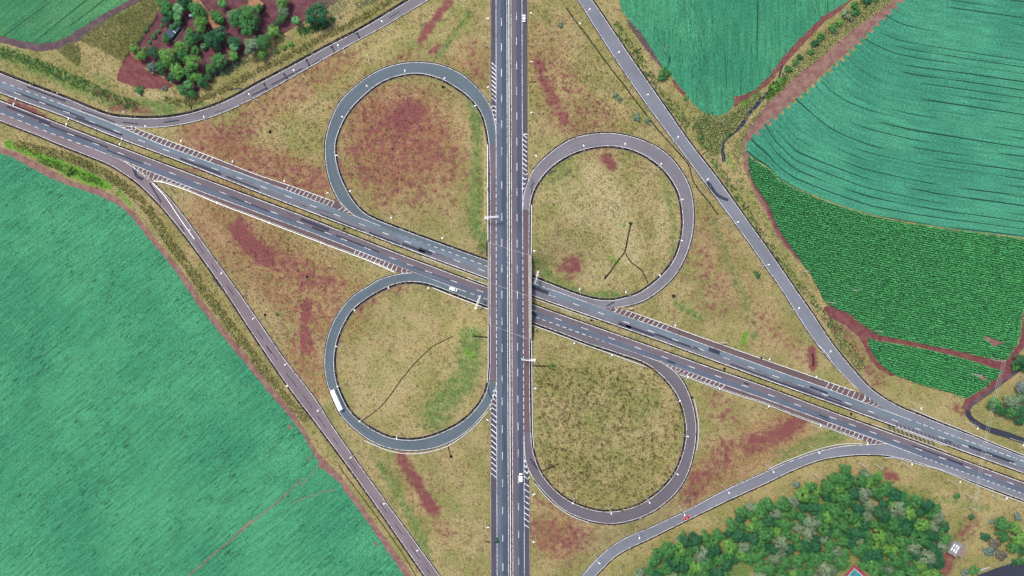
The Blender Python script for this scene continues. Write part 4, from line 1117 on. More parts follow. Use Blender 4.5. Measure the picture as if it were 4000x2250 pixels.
# rust / reddish dry grass
M(RU, [(500,350),(650,420),(790,470)], 60, .45); M(RU, [(640,290),(850,160)], 50, .35); M(RU, [(1000,350)], 150, .5); M(RU, [(560,540),(700,680),(830,760)], 110, .42); M(RU, [(760,880),(800,960)], 50, .4)
M(RU, [(1360,100),(1420,250),(1520,330)], 70, .34); M(RU, [(1770,560),(1840,700),(1960,860)], 60, .30); M(RU, [(1980,1080),(1780,1200)], 70, .42); M(RU, [(1400,1350)], 70, .42); M(RU, [(1120,1200)], 60, .2); M(RU, [(1180,170)], 60, .38); M(RU, [(990,1180),(1110,1350)], 28, .3); M(RU, [(300,265)], 60, .3); M(RU, [(980,860)], 60, .25)
# green
M(GR, [(1165,195),(1190,250),(1200,350),(1196,480),(1195,590)], 16, .62); M(GR, [(1150,180),(1080,160)], 14, .3)
M(GR, [(1185,850),(1180,930),(1140,985),(1090,1050)], 34, .6); M(GR, [(1345,660),(1400,715),(1470,745),(1550,742)], 12, .62); M(GR, [(1420,400),(1400,440)], 30, .45); M(GR, [(1670,450),(1695,560),(1690,640)], 9, .5); M(GR, [(1360,560),(1350,480)], 16, .3)
M(GR, [(-20,120),(100,170),(200,215),(300,262),(430,275)], 20, .62); M(GR, [(250,190),(330,260)], 20, .4); M(GR, [(440,262),(520,265)], 12, .5)
M(GR, [(1800,560),(1830,660),(1880,760),(1900,850)], 12, .5); M(GR, [(1700,760),(1760,800)], 10, .6); M(GR, [(2150,800),(2100,870),(2200,960)], 18, .3)
M(GR, [(2120,1090),(2050,1110),(1960,1150)], 20, .5); M(GR, [(2200,1105),(2110,1085)], 10, .5)
M(GR, [(960,1170),(1000,1240),(1050,1330),(1075,1410)], 16, .55); M(GR, [(945,1130),(1000,1160)], 20, .35); M(GR, [(1150,1270),(1165,1310)], 14, .4)
M(GR, [(1150,15),(1080,60),(1040,120)], 16, .45); M(GR, [(1180,40),(1140,90),(1100,140)], 10, .55); M(GR, [(1360,20),(1390,80)], 14, .4); M(GR, [(1460,190),(1520,260),(1560,320)], 14, .35)
M(GR, [(1540,1040)], 170, .22); M(GR, [(1400,1000),(1380,1100)], 24, .35); M(GR, [(1600,960),(1660,1040)], 18, .4)
M(GR, [(1215,590),(1215,620)], 14, .6); M(GR, [(1600,1440),(1720,1400),(1800,1330)], 16, .35); M(GR, [(2420,1320),(2400,1370)], 18, .55); M(GR, [(2300,1160),(2450,1240)], 16, .3); M(GR, [(800,480),(810,400)], 6, .35); M(GR, [(820,1020),(840,1060)], 8, .4)
M(GR, [(2230,1215),(2330,1250),(2480,1280)], 12, .5); M(GR, [(1860,1400),(1850,1449)], 40, .7); M(GR, [(2110,1440),(2170,1430)], 20, .5)
M(GR, [(1560,20),(1640,130),(1740,270)], 8, .3); M(GR, [(1790,330),(1830,390),(1900,520),(1980,640)], 10, .4)
M(GR, [(2480,1060),(2560,1090)], 14, .4)
# bright lush green
M(LU, [(20,362),(100,390),(160,415),(220,440),(270,468)], 10, .75); M(LU, [(165,425),(235,455)], 12, .85); M(LU, [(1876,838),(1871,862)], 5, 1.0); M(LU, [(1905,215),(1890,235),(1870,262)], 10, .8); M(LU, [(1540,650),(1550,660)], 8, .6); M(LU, [(1570,565)], 6, .7); M(LU, [(300,480),(330,520)], 7, .6); M(LU, [(2250,968)], 7, .5); M(LU, [(2300,970)], 7, .5); M(LU, [(1180,890)], 12, .6)
M(LU, [(1830,395),(1845,420)], 9, .5); M(LU, [(1620,10),(1680,120)], 8, .4); M(LU, [(60,285),(170,310),(240,290)], 12, .35)
# straw
M(ST, [(1500,440),(1530,500),(1560,570),(1580,640)], 40, .6); M(ST, [(1420,480),(1480,540)], 50, .5); M(ST, [(1560,680),(1480,690)], 40, .45); M(ST, [(1680,500),(1660,600)], 22, .5); M(ST, [(1440,620)], 50, .3)
M(ST, [(1000,820),(960,900),(930,980)], 60, .4); M(ST, [(1040,790)], 60, .35); M(ST, [(1050,930),(960,1020)], 36, .4); M(ST, [(830,1000),(870,1060)], 14, .3); M(ST, [(870,520),(1000,590),(1190,600)], 20, .35); M(ST, [(1215,230),(1222,330),(1222,560)], 6, .6)
M(ST, [(460,480),(560,600),(700,820)], 16, .4); M(ST, [(540,440)], 6, .2); M(ST, [(890,690),(960,670)], 18, .4); M(ST, [(1950,860),(2060,940)], 20, .35); M(ST, [(2200,985),(2400,1060)], 20, .35); M(ST, [(1350,1300)], 14, .3); M(ST, [(1345,850),(1345,1100)], 8, .4); M(ST, [(1120,1120)], 40, .3); M(ST, [(880,150),(1000,100),(1100,30)], 0.1, .1)
M(ST, [(350,235),(430,245)], 10, .6); M(ST, [(1900,265),(2010,170),(2220,10)], 12, .35); M(ST, [(2430,1290),(2500,1300)], 18, .4)
# dark tufty patches
M(DK, [(1130,900),(1100,980),(1070,1060)], 38, .36); M(DK, [(1150,870)], 26, .34); M(DK, [(920,330),(980,290),(940,400)], 34, .30); M(DK, [(1000,430),(1060,440)], 30, .28); M(DK, [(1630,560),(1650,640),(1620,720)], 22, .34); M(DK, [(1600,520)], 30, .22)
M(DK, [(1540,1040)], 150, .10); M(DK, [(1560,950),(1580,1060)], 40, .26); M(DK, [(1450,1180),(1500,1240)], 44, .34); M(DK, [(1480,960)], 40, .2); M(DK, [(1600,1150),(1660,1100)], 34, .22)
M(DK, [(1430,220),(1500,290)], 40, .22); M(DK, [(960,900),(1000,830)], 24, .24); M(DK, [(980,1085),(1030,1090)], 20, .25); M(DK, [(1730,30),(1690,180)], 0.1, .0)
M(DK, [(1520,15),(1600,130),(1700,270),(1800,400)], 12, .22); M(DK, [(1180,480),(1182,590)], 6, .3)
# rough, speckled sward
M(RO, [(1540,1050)], 170, .25); M(GR, [(1540,1050)], 150, .34); M(RO, [(1400,200),(1520,300)], 80, .35); M(RO, [(1560,560)], 150, .25); M(RO, [(960,360)], 120, .25); M(RO, [(700,700)], 140, .3); M(RO, [(1640,560)], 40, .35); M(RO, [(700,320)], 140, .2); M(RO, [(1780,220),(1860,400),(1950,560),(2080,760)], 34, .4); M(RO, [(1850,280),(1800,330)], 60, .5); M(RO, [(2000,640),(2130,830)], 40, .3)
def masks_at(p):
    """p in photo pixels -> (n,7)"""
    out = np.zeros((len(p), 7))
    for ch, plx, r, s in MASKS:
        if r < 1 or s <= 0: continue
        x0, y0 = plx.min(0) - 2.2 * r; x1, y1 = plx.max(0) + 2.2 * r
        idx = np.where((p[:, 0] > x0) & (p[:, 0] < x1) & (p[:, 1] > y0) & (p[:, 1] < y1))[0]
        if not len(idx): continue
        d_ = dist_poly(p[idx], plx) / r
        f = s * np.clip(1.55 - d_ * 0.95, 0, 1) ** 1.0
        f = np.where(d_ < 0.6, s, s * np.clip((1.9 - d_) / 1.3, 0, 1))
        out[idx, ch] = np.maximum(out[idx, ch], f) if ch != RU else np.maximum(out[idx, ch], f)
    return out
def mask_attrs(p):
    m = masks_at(p)
    return {"m1": np.stack([m[:, SO], m[:, GR], m[:, ST], m[:, DK]], 1), "m2": np.stack([m[:, RO], m[:, LU], m[:, RU], np.zeros(len(m))], 1)}

# ------------------------------------------------------------------ the ground, one sheet out to the horizon
st = 1.5
gxs = np.concatenate([[-4000, -1800, -800, -500], np.arange(-357, 357.1, st), [500, 800, 1800, 4000]])
gys = np.concatenate([[-4000, -1800, -800, -400], np.arange(-216, 216.1, st), [400, 800, 1800, 4000]])
XX, YY = np.meshgrid(gxs, gys)
xx, yy = XX.ravel(), YY.ravel()
zz = H(xx, yy)
gp = world2px(xx, yy, zz)
onroad = np.zeros(len(gp), bool)
for q in ROADPOLY: onroad |= pip(gp, q)
zz = zz - 0.45 * onroad
near = np.zeros(len(gp), bool)
infield = np.zeros(len(gp), bool)
for q in FIELDPOLY: infield |= pip(gp, q)
zz = zz - 0.12 * infield
nx, ny = len(gxs), len(gys)
ii = (np.arange(ny - 1)[:, None] * nx + np.arange(nx - 1)[None, :])
FQ = np.stack([ii, ii + 1, ii + nx + 1, ii + nx], -1).reshape(-1, 4)
me = fast_mesh("ground", np.stack([xx, yy, zz], 1), FQ, MAT["verge_ground"], mask_attrs(gp), smooth=True)
tag(put("ground", me), "grassy verges with patches of bare red soil around the whole interchange", "ground", kind="structure")

# ------------------------------------------------------------------ low vegetation, real blades in one mesh each
def free(p, grow=0):
    ok = np.ones(len(p), bool)
    for q in ROADPOLY: ok &= ~pip(p, q)
    for q in FIELDPOLY: ok &= ~pip(p, q)
    return ok
def blades(P, hgt, rad, K, width, tvs, lean=1.0, jig=0.35, curl=0.0):
    """tufts at world points P: K blades each, every blade a leaning kite of two triangles"""
    n = len(P)
    hgt = np.broadcast_to(hgt, (n,)); rad = np.broadcast_to(rad, (n,)); width = np.broadcast_to(width, (n,))
    a = rng.uniform(0, 2 * np.pi, (n, K)); r0 = rng.uniform(0, .35, (n, K)) * rad[:, None]
    rt = rng.uniform(.45, 1.0, (n, K)) * rad[:, None] * lean
    hh = hgt[:, None] * rng.uniform(.6, 1.1, (n, K))
    ca, sa = np.cos(a), np.sin(a)
    base = np.stack([P[:, None, 0] + ca * r0, P[:, None, 1] + sa * r0, P[:, None, 2] + 0 * ca - 0.05], -1)
    midp = np.stack([P[:, None, 0] + ca * (r0 + rt * .45), P[:, None, 1] + sa * (r0 + rt * .45), P[:, None, 2] + hh * (0.75 + curl)], -1)
    tip = np.stack([P[:, None, 0] + ca * (r0 + rt), P[:, None, 1] + sa * (r0 + rt), P[:, None, 2] + hh * (1.0 - .3 * curl)], -1)
    side = np.stack([-sa, ca, 0 * ca], -1) * (width[:, None, None] * .5) * rng.uniform(.7, 1.3, (n, K))[..., None]
    V = np.stack([base, midp + side, tip, midp - side], 2).reshape(-1, 3)
    Fq = np.arange(len(V)).reshape(-1, 4)
    tv = np.repeat(tvs[:, None] + rng.normal(0, .5, (n, K)) * jig, 4, axis=1).reshape(n, K, 4) if False else np.repeat((tvs[:, None] + rng.normal(0, .5, (n, K)) * jig)[..., None], 4, 2)
    return V, Fq, tv.reshape(-1)
def scatter(name, P2, hgt, rad, K, width, mat, label, cat, masks=False, tvsd=0.25, lean=1.0, jig=0.3, curl=0.0, off=0.0):
    P = W(P2, off)
    tvs = rng.normal(0, tvsd, len(P))
    V, Fq, tv = blades(P, hgt, rad, K, width, tvs, lean, jig, curl)
    at = {"tv": tv}
    if masks:
        for k_, v_ in mask_attrs(P2).items(): at[k_] = np.repeat(v_, K * 4, axis=0)
    me = fast_mesh(name, V, Fq, MAT[mat], at)
    return tag(put(name, me), label, cat, kind="stuff")
# tussocks over all the open verges
n0 = 90000
P2 = np.stack([rng.uniform(-60, 4060, n0), rng.uniform(-60, 2310, n0)], 1)
P2 = P2[free(P2)]
mm = masks_at(P2)
keep = rng.random(len(P2)) < np.clip(0.75 + mm[:, RO] * .6 - mm[:, SO] * .75, 0.04, 1)
P2 = P2[keep]; mm = mm[keep]
hg = rng.uniform(.18, .45, len(P2)) * (1 + 1.0 * mm[:, RO])
scatter("wild_grass", P2, hg, rng.uniform(.35, .75, len(P2)) * (1 + .5 * mm[:, RO]), 5, 0.42, "verge_ground", "wild grass tussocks growing over the verges and loop islands", "grass", masks=True, tvsd=0.22, lean=1.0, jig=0.30)
def in_poly(poly, sp, jit=0.45):
    poly = arr(poly); x0, y0 = poly.min(0); x1, y1 = poly.max(0)
    X, Y = np.meshgrid(np.arange(max(x0, -60), min(x1, 4060), sp), np.arange(max(y0, -60), min(y1, 2310), sp))
    p = np.stack([X.ravel(), Y.ravel()], 1); p = p + rng.uniform(-jit, jit, p.shape) * sp
    return p[pip(p, poly)]
def along(p, w, sp):
    """points spread over a band w pixels wide along polyline p"""
    p = resample(p, step=2.0); L = len(p) * 2.0
    n = int(L * w / sp ** 2)
    i = rng.integers(1, len(p) - 1, n)
    q = p[i] + rng.normal(0, 1, (n, 2))
    t = p[np.minimum(i + 1, len(p) - 1)] - p[i - 1]; t /= np.maximum(np.hypot(t[:, 0], t[:, 1]), 1e-6)[:, None]
    return q + np.stack([-t[:, 1], t[:, 0]], 1) * rng.uniform(-w / 2, w / 2, n)[:, None]
# maize in rows
def maize(name, poly, rowsp, plantsp, ang, mat, label, hgt=2.1, rad=.75, K=7, width=.26, wob=1.0, miss=0.06, bare=()):
    poly = arr(poly); c = poly.mean(0); ca, sa = math.cos(ang), math.sin(ang)
    rows = np.arange(-900, 900, rowsp); cols = np.arange(-900, 900, plantsp)
    A, B = np.meshgrid(cols, rows); A = A + rng.uniform(-.5, .5, A.shape) * plantsp
    B = B + wob * np.sin(A / 60.0 + B / 90.0) + rng.normal(0, rowsp * .07, B.shape)
    p = np.stack([c[0] + A.ravel() * ca - B.ravel() * sa, c[1] + A.ravel() * sa + B.ravel() * ca], 1)
    p = p[(p[:, 0] > -40) & (p[:, 0] < 4050) & (p[:, 1] > -40) & (p[:, 1] < 2290)]
    p = p[pip(p, poly)]; p = p[rng.random(len(p)) > miss]
    for q in bare: p = p[~pip(p, q)]
    return scatter(name, p, rng.uniform(.85, 1.1, len(p)) * hgt, rng.uniform(.8, 1.15, len(p)) * rad, K, width, mat, label, "maize", tvsd=.20, jig=.30, curl=.25)
bareA = arr([(3834,1318),(3850,1312),(3932,1341),(3900,1345),(3889,1358)])
bareB = arr([(3790,1460),(3830,1462),(3862,1480),(3850,1487)])
maize("maize_crop", P_corn, 8.6, 4.4, math.atan(0.19), "corn_green", "tall green maize standing in rows at the right", bare=(bareA,), wob=2.0)
maize("maize_crop", P_corn2, 8.8, 4.0, math.atan(0.25), "corn_green", "small plot of green maize in straight rows at the lower right", bare=(bareB,), wob=.5)
maize("maize_crop", P_cane, 8.0, 4.6, math.atan(0.45), "corn_yellow", "yellowish maize beside the farmyard at the upper left", miss=.1, wob=1.5)
maize("maize_crop", P_cane2, 7.0, 4.2, math.atan(0.75), "corn_yellow", "small yellowish maize patch in the bend of the dirt track", miss=.1)
# scrub, tall grass bands and garden greens
P_scrub = [(2745,440),(2800,458),(2842,450),(2870,430),(2905,405),(2948,360),(2988,370),(2960,395),(2925,430),(2900,465),(2870,505),(2838,535),(2815,560),(2812,610),(2780,600),(2760,560),(2735,510),(2720,470)]
P_scrub2 = [(2990,395),(2925,480),(2880,540),(2855,600),(2880,640),(2900,600),(2905,545),(2930,495),(2968,445),(3000,400),(3060,348),(3120,288),(3200,226),(3275,160),(3335,110),(3390,70),(3450,30),(3500,-15),(3400,-30),(3340,20),(3290,60),(3230,110),(3160,190),(3090,250),(3055,300),(3030,350)]
sc = np.vstack([in_poly(P_scrub, 6.5)])
scatter("creek_scrub", sc, rng.uniform(.6, 1.5, len(sc)), rng.uniform(.6, 1.1, len(sc)), 11, .40, "scrub_pale", "pale tufted scrub filling the wedge beside the creek", "scrub", tvsd=.3, jig=.4, curl=.2)
sc = in_poly(P_scrub2, 7.5)
scatter("creek_scrub", sc, rng.uniform(.4, 1.1, len(sc)), rng.uniform(.5, 1.0, len(sc)), 9, .38, "scrub_pale", "pale scrub on the bank between the creek and the pink track", "scrub", tvsd=.3, jig=.4, curl=.2)
q = along(arr([(3000,345),(3035,330),(3010,360)]), 30, 5.5); q = np.vstack([q, along(arr([(2990,385),(3050,335),(3068,290)]), 22, 5.0)])
scatter("creek_scrub", q, .9, .8, 10, .4, "moss_green", "bright green herbs on the creek bank", "scrub", tvsd=.2, curl=.2)
band = spline([(60,560),(150,585),(260,612),(330,640),(400,672),(455,705),(505,742),(560,795),(600,850),(650,925),(705,1005),(760,1080),(800,1135),(870,1235),(940,1325),(1010,1420),(1065,1490),(1130,1570),(1200,1640)])
q = along(band, 34, 6.0); q = q[free(q)]
scatter("tall_grass", q, rng.uniform(.6, 1.5, len(q)), rng.uniform(.55, 1.0, len(q)), 9, .36, "olive_tall", "band of tall olive grass beside the left slip road", "tall grass", tvsd=.3, jig=.4, curl=.2)
q = along(spline([(640,470 - 70),(720,420),(830,388),(960,318),(1080,258),(1230,180),(1400,92),(1540,10),(1600,-30)]) + np.array([0, -18.0]), 22, 5.5); q = q[free(q)]
scatter("tall_grass", q, rng.uniform(.6, 1.4, len(q)), rng.uniform(.5, .9, len(q)), 9, .34, "olive_tall", "hedge of tall yellow grass between the farmyard and the slip road", "tall grass", tvsd=.3, jig=.4, curl=.2)
q = along(spline([(3235,1245),(3270,1290),(3300,1350),(3340,1400),(3370,1440)]), 46, 7.0); q = q[free(q)]
scatter("tall_grass", q, rng.uniform(.6, 1.6, len(q)), rng.uniform(.6, 1.1, len(q)), 10, .38, "scrub_pale", "pale tall grass beside the red track fork at the lower right", "tall grass", tvsd=.3, jig=.4, curl=.2)
q = along(spline([(2700,460),(2760,590),(2850,720),(2930,850),(3030,990),(3120,1110),(3200,1210),(3260,1290)]), 26, 8.0); q = np.vstack([q, along(spline([(2400,90),(2500,240),(2600,380),(2690,500)]), 34, 8.5)]); q = q[free(q)]
scatter("tall_grass", q, rng.uniform(.4, 1.1, len(q)), rng.uniform(.5, .9, len(q)), 8, .34, "cane_green", "green weeds between the long straight slip road and the fields", "tall grass", tvsd=.35, jig=.4, curl=.2)
q = along(spline([(-30,205),(60,235),(160,270),(250,310),(350,355),(450,400),(540,430)]) - np.array([0, 14.0]), 40, 7.0); q = q[free(q)]
scatter("tall_grass", q, rng.uniform(.4, 1.1, len(q)), rng.uniform(.5, .9, len(q)), 8, .34, "cane_green", "rank green grass on the bank below the yellow maize", "tall grass", tvsd=.3, jig=.4, curl=.2)
q = along(spline([(150,640 - 22),(200,640),(260,660),(330,690),(400,715)]) , 26, 6.0); q = q[free(q)]
scatter("tall_grass", q, rng.uniform(.4, .9, len(q)), rng.uniform(.5, .9, len(q)), 8, .36, "moss_green", "bright green herbs beside the track at the far left", "tall grass", tvsd=.25, curl=.2)
# tufts in the lower right loop
q = np.stack([rng.uniform(2090, 2680, 5200), rng.uniform(1430, 2000, 5200)], 1); q = q[free(q)]
iin = pip(q, SE_i); q = q[iin & (rng.random(len(q)) < .35)]
scatter("weed_clumps", q, rng.uniform(.5, 1.3, len(q)), rng.uniform(.5, 1.0, len(q)), 9, .40, "verge_ground", "dense weed clumps inside the lower right loop", "weeds", masks=True, tvsd=.30, jig=.3, curl=.2)
# farm vegetables
def rows(p0, p1, p2, nr, npl):
    p0, p1, p2 = map(arr, (p0, p1, p2)); out = []
    for i in range(nr):
        for j in range(npl):
            if rng.random() < .88: out.append(p0 + (p1 - p0) * (i + .0) / nr + (p2 - p0) * (j + rng.uniform(-.3, .3)) / npl)
    return arr(out)
q = rows((1222, 38), (1330, 38), (1262, -30), 11, 26)
q = q + np.array([0, 0.0]) + np.stack([0 * q[:, 0], (q[:, 0] - 1222) * .22], 1)
scatter("lettuce_rows", q, .35, .42, 6, .34, "lettuce", "pale lettuce rows in the red farm soil at the top", "vegetables", tvsd=.12, jig=.15, off=.04)
q = rows((880, 252), (960, 200), (905, 290), 14, 7)
scatter("kale_rows", q, .5, .6, 7, .4, "kale", "blue green kale rows at the edge of the farmyard", "vegetables", tvsd=.15, off=.04)
q = rows((825, 268), (880, 262), (850, 300), 9, 6)
scatter("kale_rows", q, .5, .6, 7, .4, "kale", "small patch of dark kale rows below the farm trees", "vegetables", tvsd=.15, off=.04)
q = rows((1390, 14), (1500, -30), (1405, 34), 12, 4)
scatter("kale_rows", q, .5, .6, 7, .4, "kale", "kale rows near the slip road at the top", "vegetables", tvsd=.15, off=.04)
q = along(spline([(1165,130),(1200,120),(1240,110),(1290,90)]), 26, 5.0)
scatter("garden_herbs", q, .6, .7, 8, .4, "leaf_mid", "green garden plants spreading below the big dark tree", "garden plants", tvsd=.2, off=.04)
# ------------------------------------------------------------------ trees
def crown_mesh(name, seed, r=5.0, hgt=5.5, z0=3.0, clumps=34, per=46, ls=0.62, flat=0.75, ragged=0.28):
    g = np.random.default_rng(seed)
    # clump centres over a lumpy dome, a few inside and low
    cs = []
    lob = g.uniform(0, 2 * np.pi, 3); amp = g.uniform(.05, ragged, 3)
    k = 0
    while len(cs) < clumps:
        a = g.uniform(0, 2 * np.pi); u = g.uniform(0, 1)
        rr = r * (1 + sum(amp[i] * math.cos((i + 2) * a + lob[i]) for i in range(3)) * .8)
        el = math.asin(u ** .8) if g.random() < .86 else -g.uniform(0, .5)
        q = g.uniform(.72, 1.0)
        c = np.array([math.cos(a) * math.cos(el) * rr * q * .86, math.sin(a) * math.cos(el) * rr * q * .86, z0 + hgt * .35 + math.sin(el) * hgt * .62 * q])
        if all(np.linalg.norm((c - o[0]) * np.array([1, 1, .7])) > r * .20 for o in cs) or k > 900:
            cs.append((c, g.uniform(.20, .34) * r, g.normal(0, .22)))
        k += 1
    V, T = [], []
    ctr = np.array([0, 0, z0 + hgt * .25])
    for c, cr, tv in cs:
        dv = g.normal(0, 1, (per, 3)); dv /= np.linalg.norm(dv, axis=1)[:, None]
        dv[:, 2] = np.where(dv[:, 2] < -.35, -dv[:, 2], dv[:, 2])
        rad = cr * g.uniform(.55, 1.05, per)[:, None]
        p = c + dv * rad * np.array([1, 1, flat])
        out = (p - ctr); out /= np.linalg.norm(out, axis=1)[:, None]
        nrm = out * .5 + dv * .7 + np.array([0, 0, .55]) + g.normal(0, .35, (per, 3))
        nrm /= np.linalg.norm(nrm, axis=1)[:, None]
        ref = g.normal(0, 1, (per, 3))
        u = np.cross(nrm, ref); u /= np.linalg.norm(u, axis=1)[:, None]
        w = np.cross(nrm, u)
        s = ls * g.uniform(.6, 1.25, per)[:, None]
        quad = np.stack([p - u * s * .62, p - w * s * .40 + nrm * s * .06, p + u * s * .62, p + w * s * .40 + nrm * s * .06], 1)
        V.append(quad.reshape(-1, 3))
        T.append(np.repeat(tv + g.normal(0, .14, per), 4))
    V = np.concatenate(V); T = np.concatenate(T)
    return fast_mesh(name, V, np.arange(len(V)).reshape(-1, 4), None, {"tv": T})
def trunk_mesh(seed, h=5.5, r=0.28, spread=2.4):
    g = np.random.default_rng(seed); mb = MB()
    lean = g.normal(0, .25, 2)
    top = (lean[0], lean[1], h * .62)
    mb.tube([(0, 0, -.2), (lean[0] * .3, lean[1] * .3, h * .3), top], [r * 1.25, r, r * .75], 7)
    for k in range(5):
        a = 2 * np.pi * k / 5 + g.uniform(-.4, .4); e = spread * g.uniform(.7, 1.1)
        b = (top[0] + math.cos(a) * e, top[1] + math.sin(a) * e, h * g.uniform(.85, 1.1))
        m = (top[0] + math.cos(a) * e * .45, top[1] + math.sin(a) * e * .45, h * .8)
        mb.tube([top, m, b], [r * .55, r * .36, r * .14], 5)
    o = mb.build("trunk", [MAT["bark"]]); me = o.data; bpy.data.objects.remove(o); return me
def palm_mesh(seed, r=4.6, z0=6.5, fr=17):
    g = np.random.default_rng(seed); V, Fq, T = [], [], []
    n = 0
    for k in range(fr):
        a = 2 * np.pi * k / fr * 1.0 + g.uniform(-.2, .2); up = g.uniform(.1, 1.1); L = r * g.uniform(.75, 1.05)
        tv = g.normal(0, .18)
        pts = []
        for t in np.linspace(0, 1, 7):
            x = L * t * (1 - .12 * up * t); z = z0 + up * 2.0 * math.sin(t * 1.9) * .8 - 1.7 * t ** 2.2
            pts.append((x, z, .95 * math.sin(math.pi * min(1, t * .93 + .09)) * (1.1 if t < .95 else .2)))
        ca, sa = math.cos(a), math.sin(a)
        for i in range(6):
            x0, zA, w0 = pts[i]; x1, zB, w1 = pts[i + 1]
            for s in (-1, 1):
                q = [(x0, 0, zA), (x1, 0, zB), (x1, s * w1, zB - .35), (x0 + .1, s * w0, zA - .35)]
                for (x, y, z) in q: V.append((x * ca - y * sa, x * sa + y * ca, z)); T.append(tv + .06 * (s > 0))
                Fq.append((n, n + 1, n + 2, n + 3)); n += 4
    return fast_mesh("crown", np.array(V), np.array(Fq), None, {"tv": np.array(T)})
def palm_trunk(h=6.6):
    mb = MB(); mb.tube([(0, 0, -.2), (.15, .1, h * .5), (0, 0, h)], [.26, .19, .16], 8)
    o = mb.build("trunk", [MAT["bark"]]); me = o.data; bpy.data.objects.remove(o); return me
CROWN = [crown_mesh("crown", 100 + i, clumps=30 + 2 * (i % 4), per=46) for i in range(8)]
CROWN_FINE = [crown_mesh("crown", 200 + i, clumps=44, per=40, ls=.50, ragged=.18) for i in range(3)]
SHRUB = [crown_mesh("foliage", 300 + i, r=2.2, hgt=2.2, z0=-.1, clumps=16, per=26, ls=.46) for i in range(4)]
TRUNK = [trunk_mesh(400 + i) for i in range(3)]
PALM = [palm_mesh(500 + i) for i in range(3)]; PTRUNK = palm_trunk()
BANANA = [palm_mesh(520 + i, r=2.6, z0=2.6, fr=10) for i in range(2)]
def setmat(o, m):
    if len(o.data.materials) == 0: o.data.materials.append(None)
    o.material_slots[0].link = 'OBJECT'; o.material_slots[0].material = MAT[m]
def tree(px, py, rpx, mat, label, cat="tree", kind="broad", name=None, group=None, hk=1.0):
    """rpx is the crown radius in photo pixels"""
    r = rpx * S
    if kind == "shrub":
        b = W([(px, py)], 0.0)[0]
        name = name or "shrub"
        c = put(name, SHRUB[rng.integers(len(SHRUB))])
        s = r / 2.2; c.location = b; c.scale = (s, s, s * .9); c.rotation_euler = (0, 0, rng.uniform(0, 6.28)); setmat(c, mat)
        return tag(c, label, cat, group)
    if kind == "palm":
        base, cr, tk, name = 4.4, PALM[rng.integers(len(PALM))], PTRUNK, name or "palm_tree"
    elif kind == "banana":
        base, cr, tk, name = 2.5, BANANA[rng.integers(len(BANANA))], None, name or "banana_plant"
    else:
        lst = CROWN_FINE if kind == "fine" else CROWN
        base, cr, tk, name = 5.0, lst[rng.integers(len(lst))], TRUNK[rng.integers(len(TRUNK))], name or "broadleaf_tree"
    s = r / base
    hz = {"palm": 6.5, "banana": 2.6}.get(kind, 5.6) * s
    q = W([(px, py)], 0.0)[0]
    z = H(q[0], q[1]); k = (CAM_H - z - hz) / (CAM_H - z)       # the crown, not the foot, is what the photo shows
    t = thing(name, label, cat, (q[0] * k, q[1] * k, float(z)), rng.uniform(0, 6.28), group)
    t.scale = (s, s, s * hk * rng.uniform(.92, 1.1))
    c = put("crown", cr, t); setmat(c, mat)
    if tk is not None: put("trunk", tk, t)
    return t
def A(x, y): return (x / 2.912 + 500, y / 2.912)          # crop coordinates used while tracing
def B(x, y): return (x / 2.912 + 900, y / 2.912)
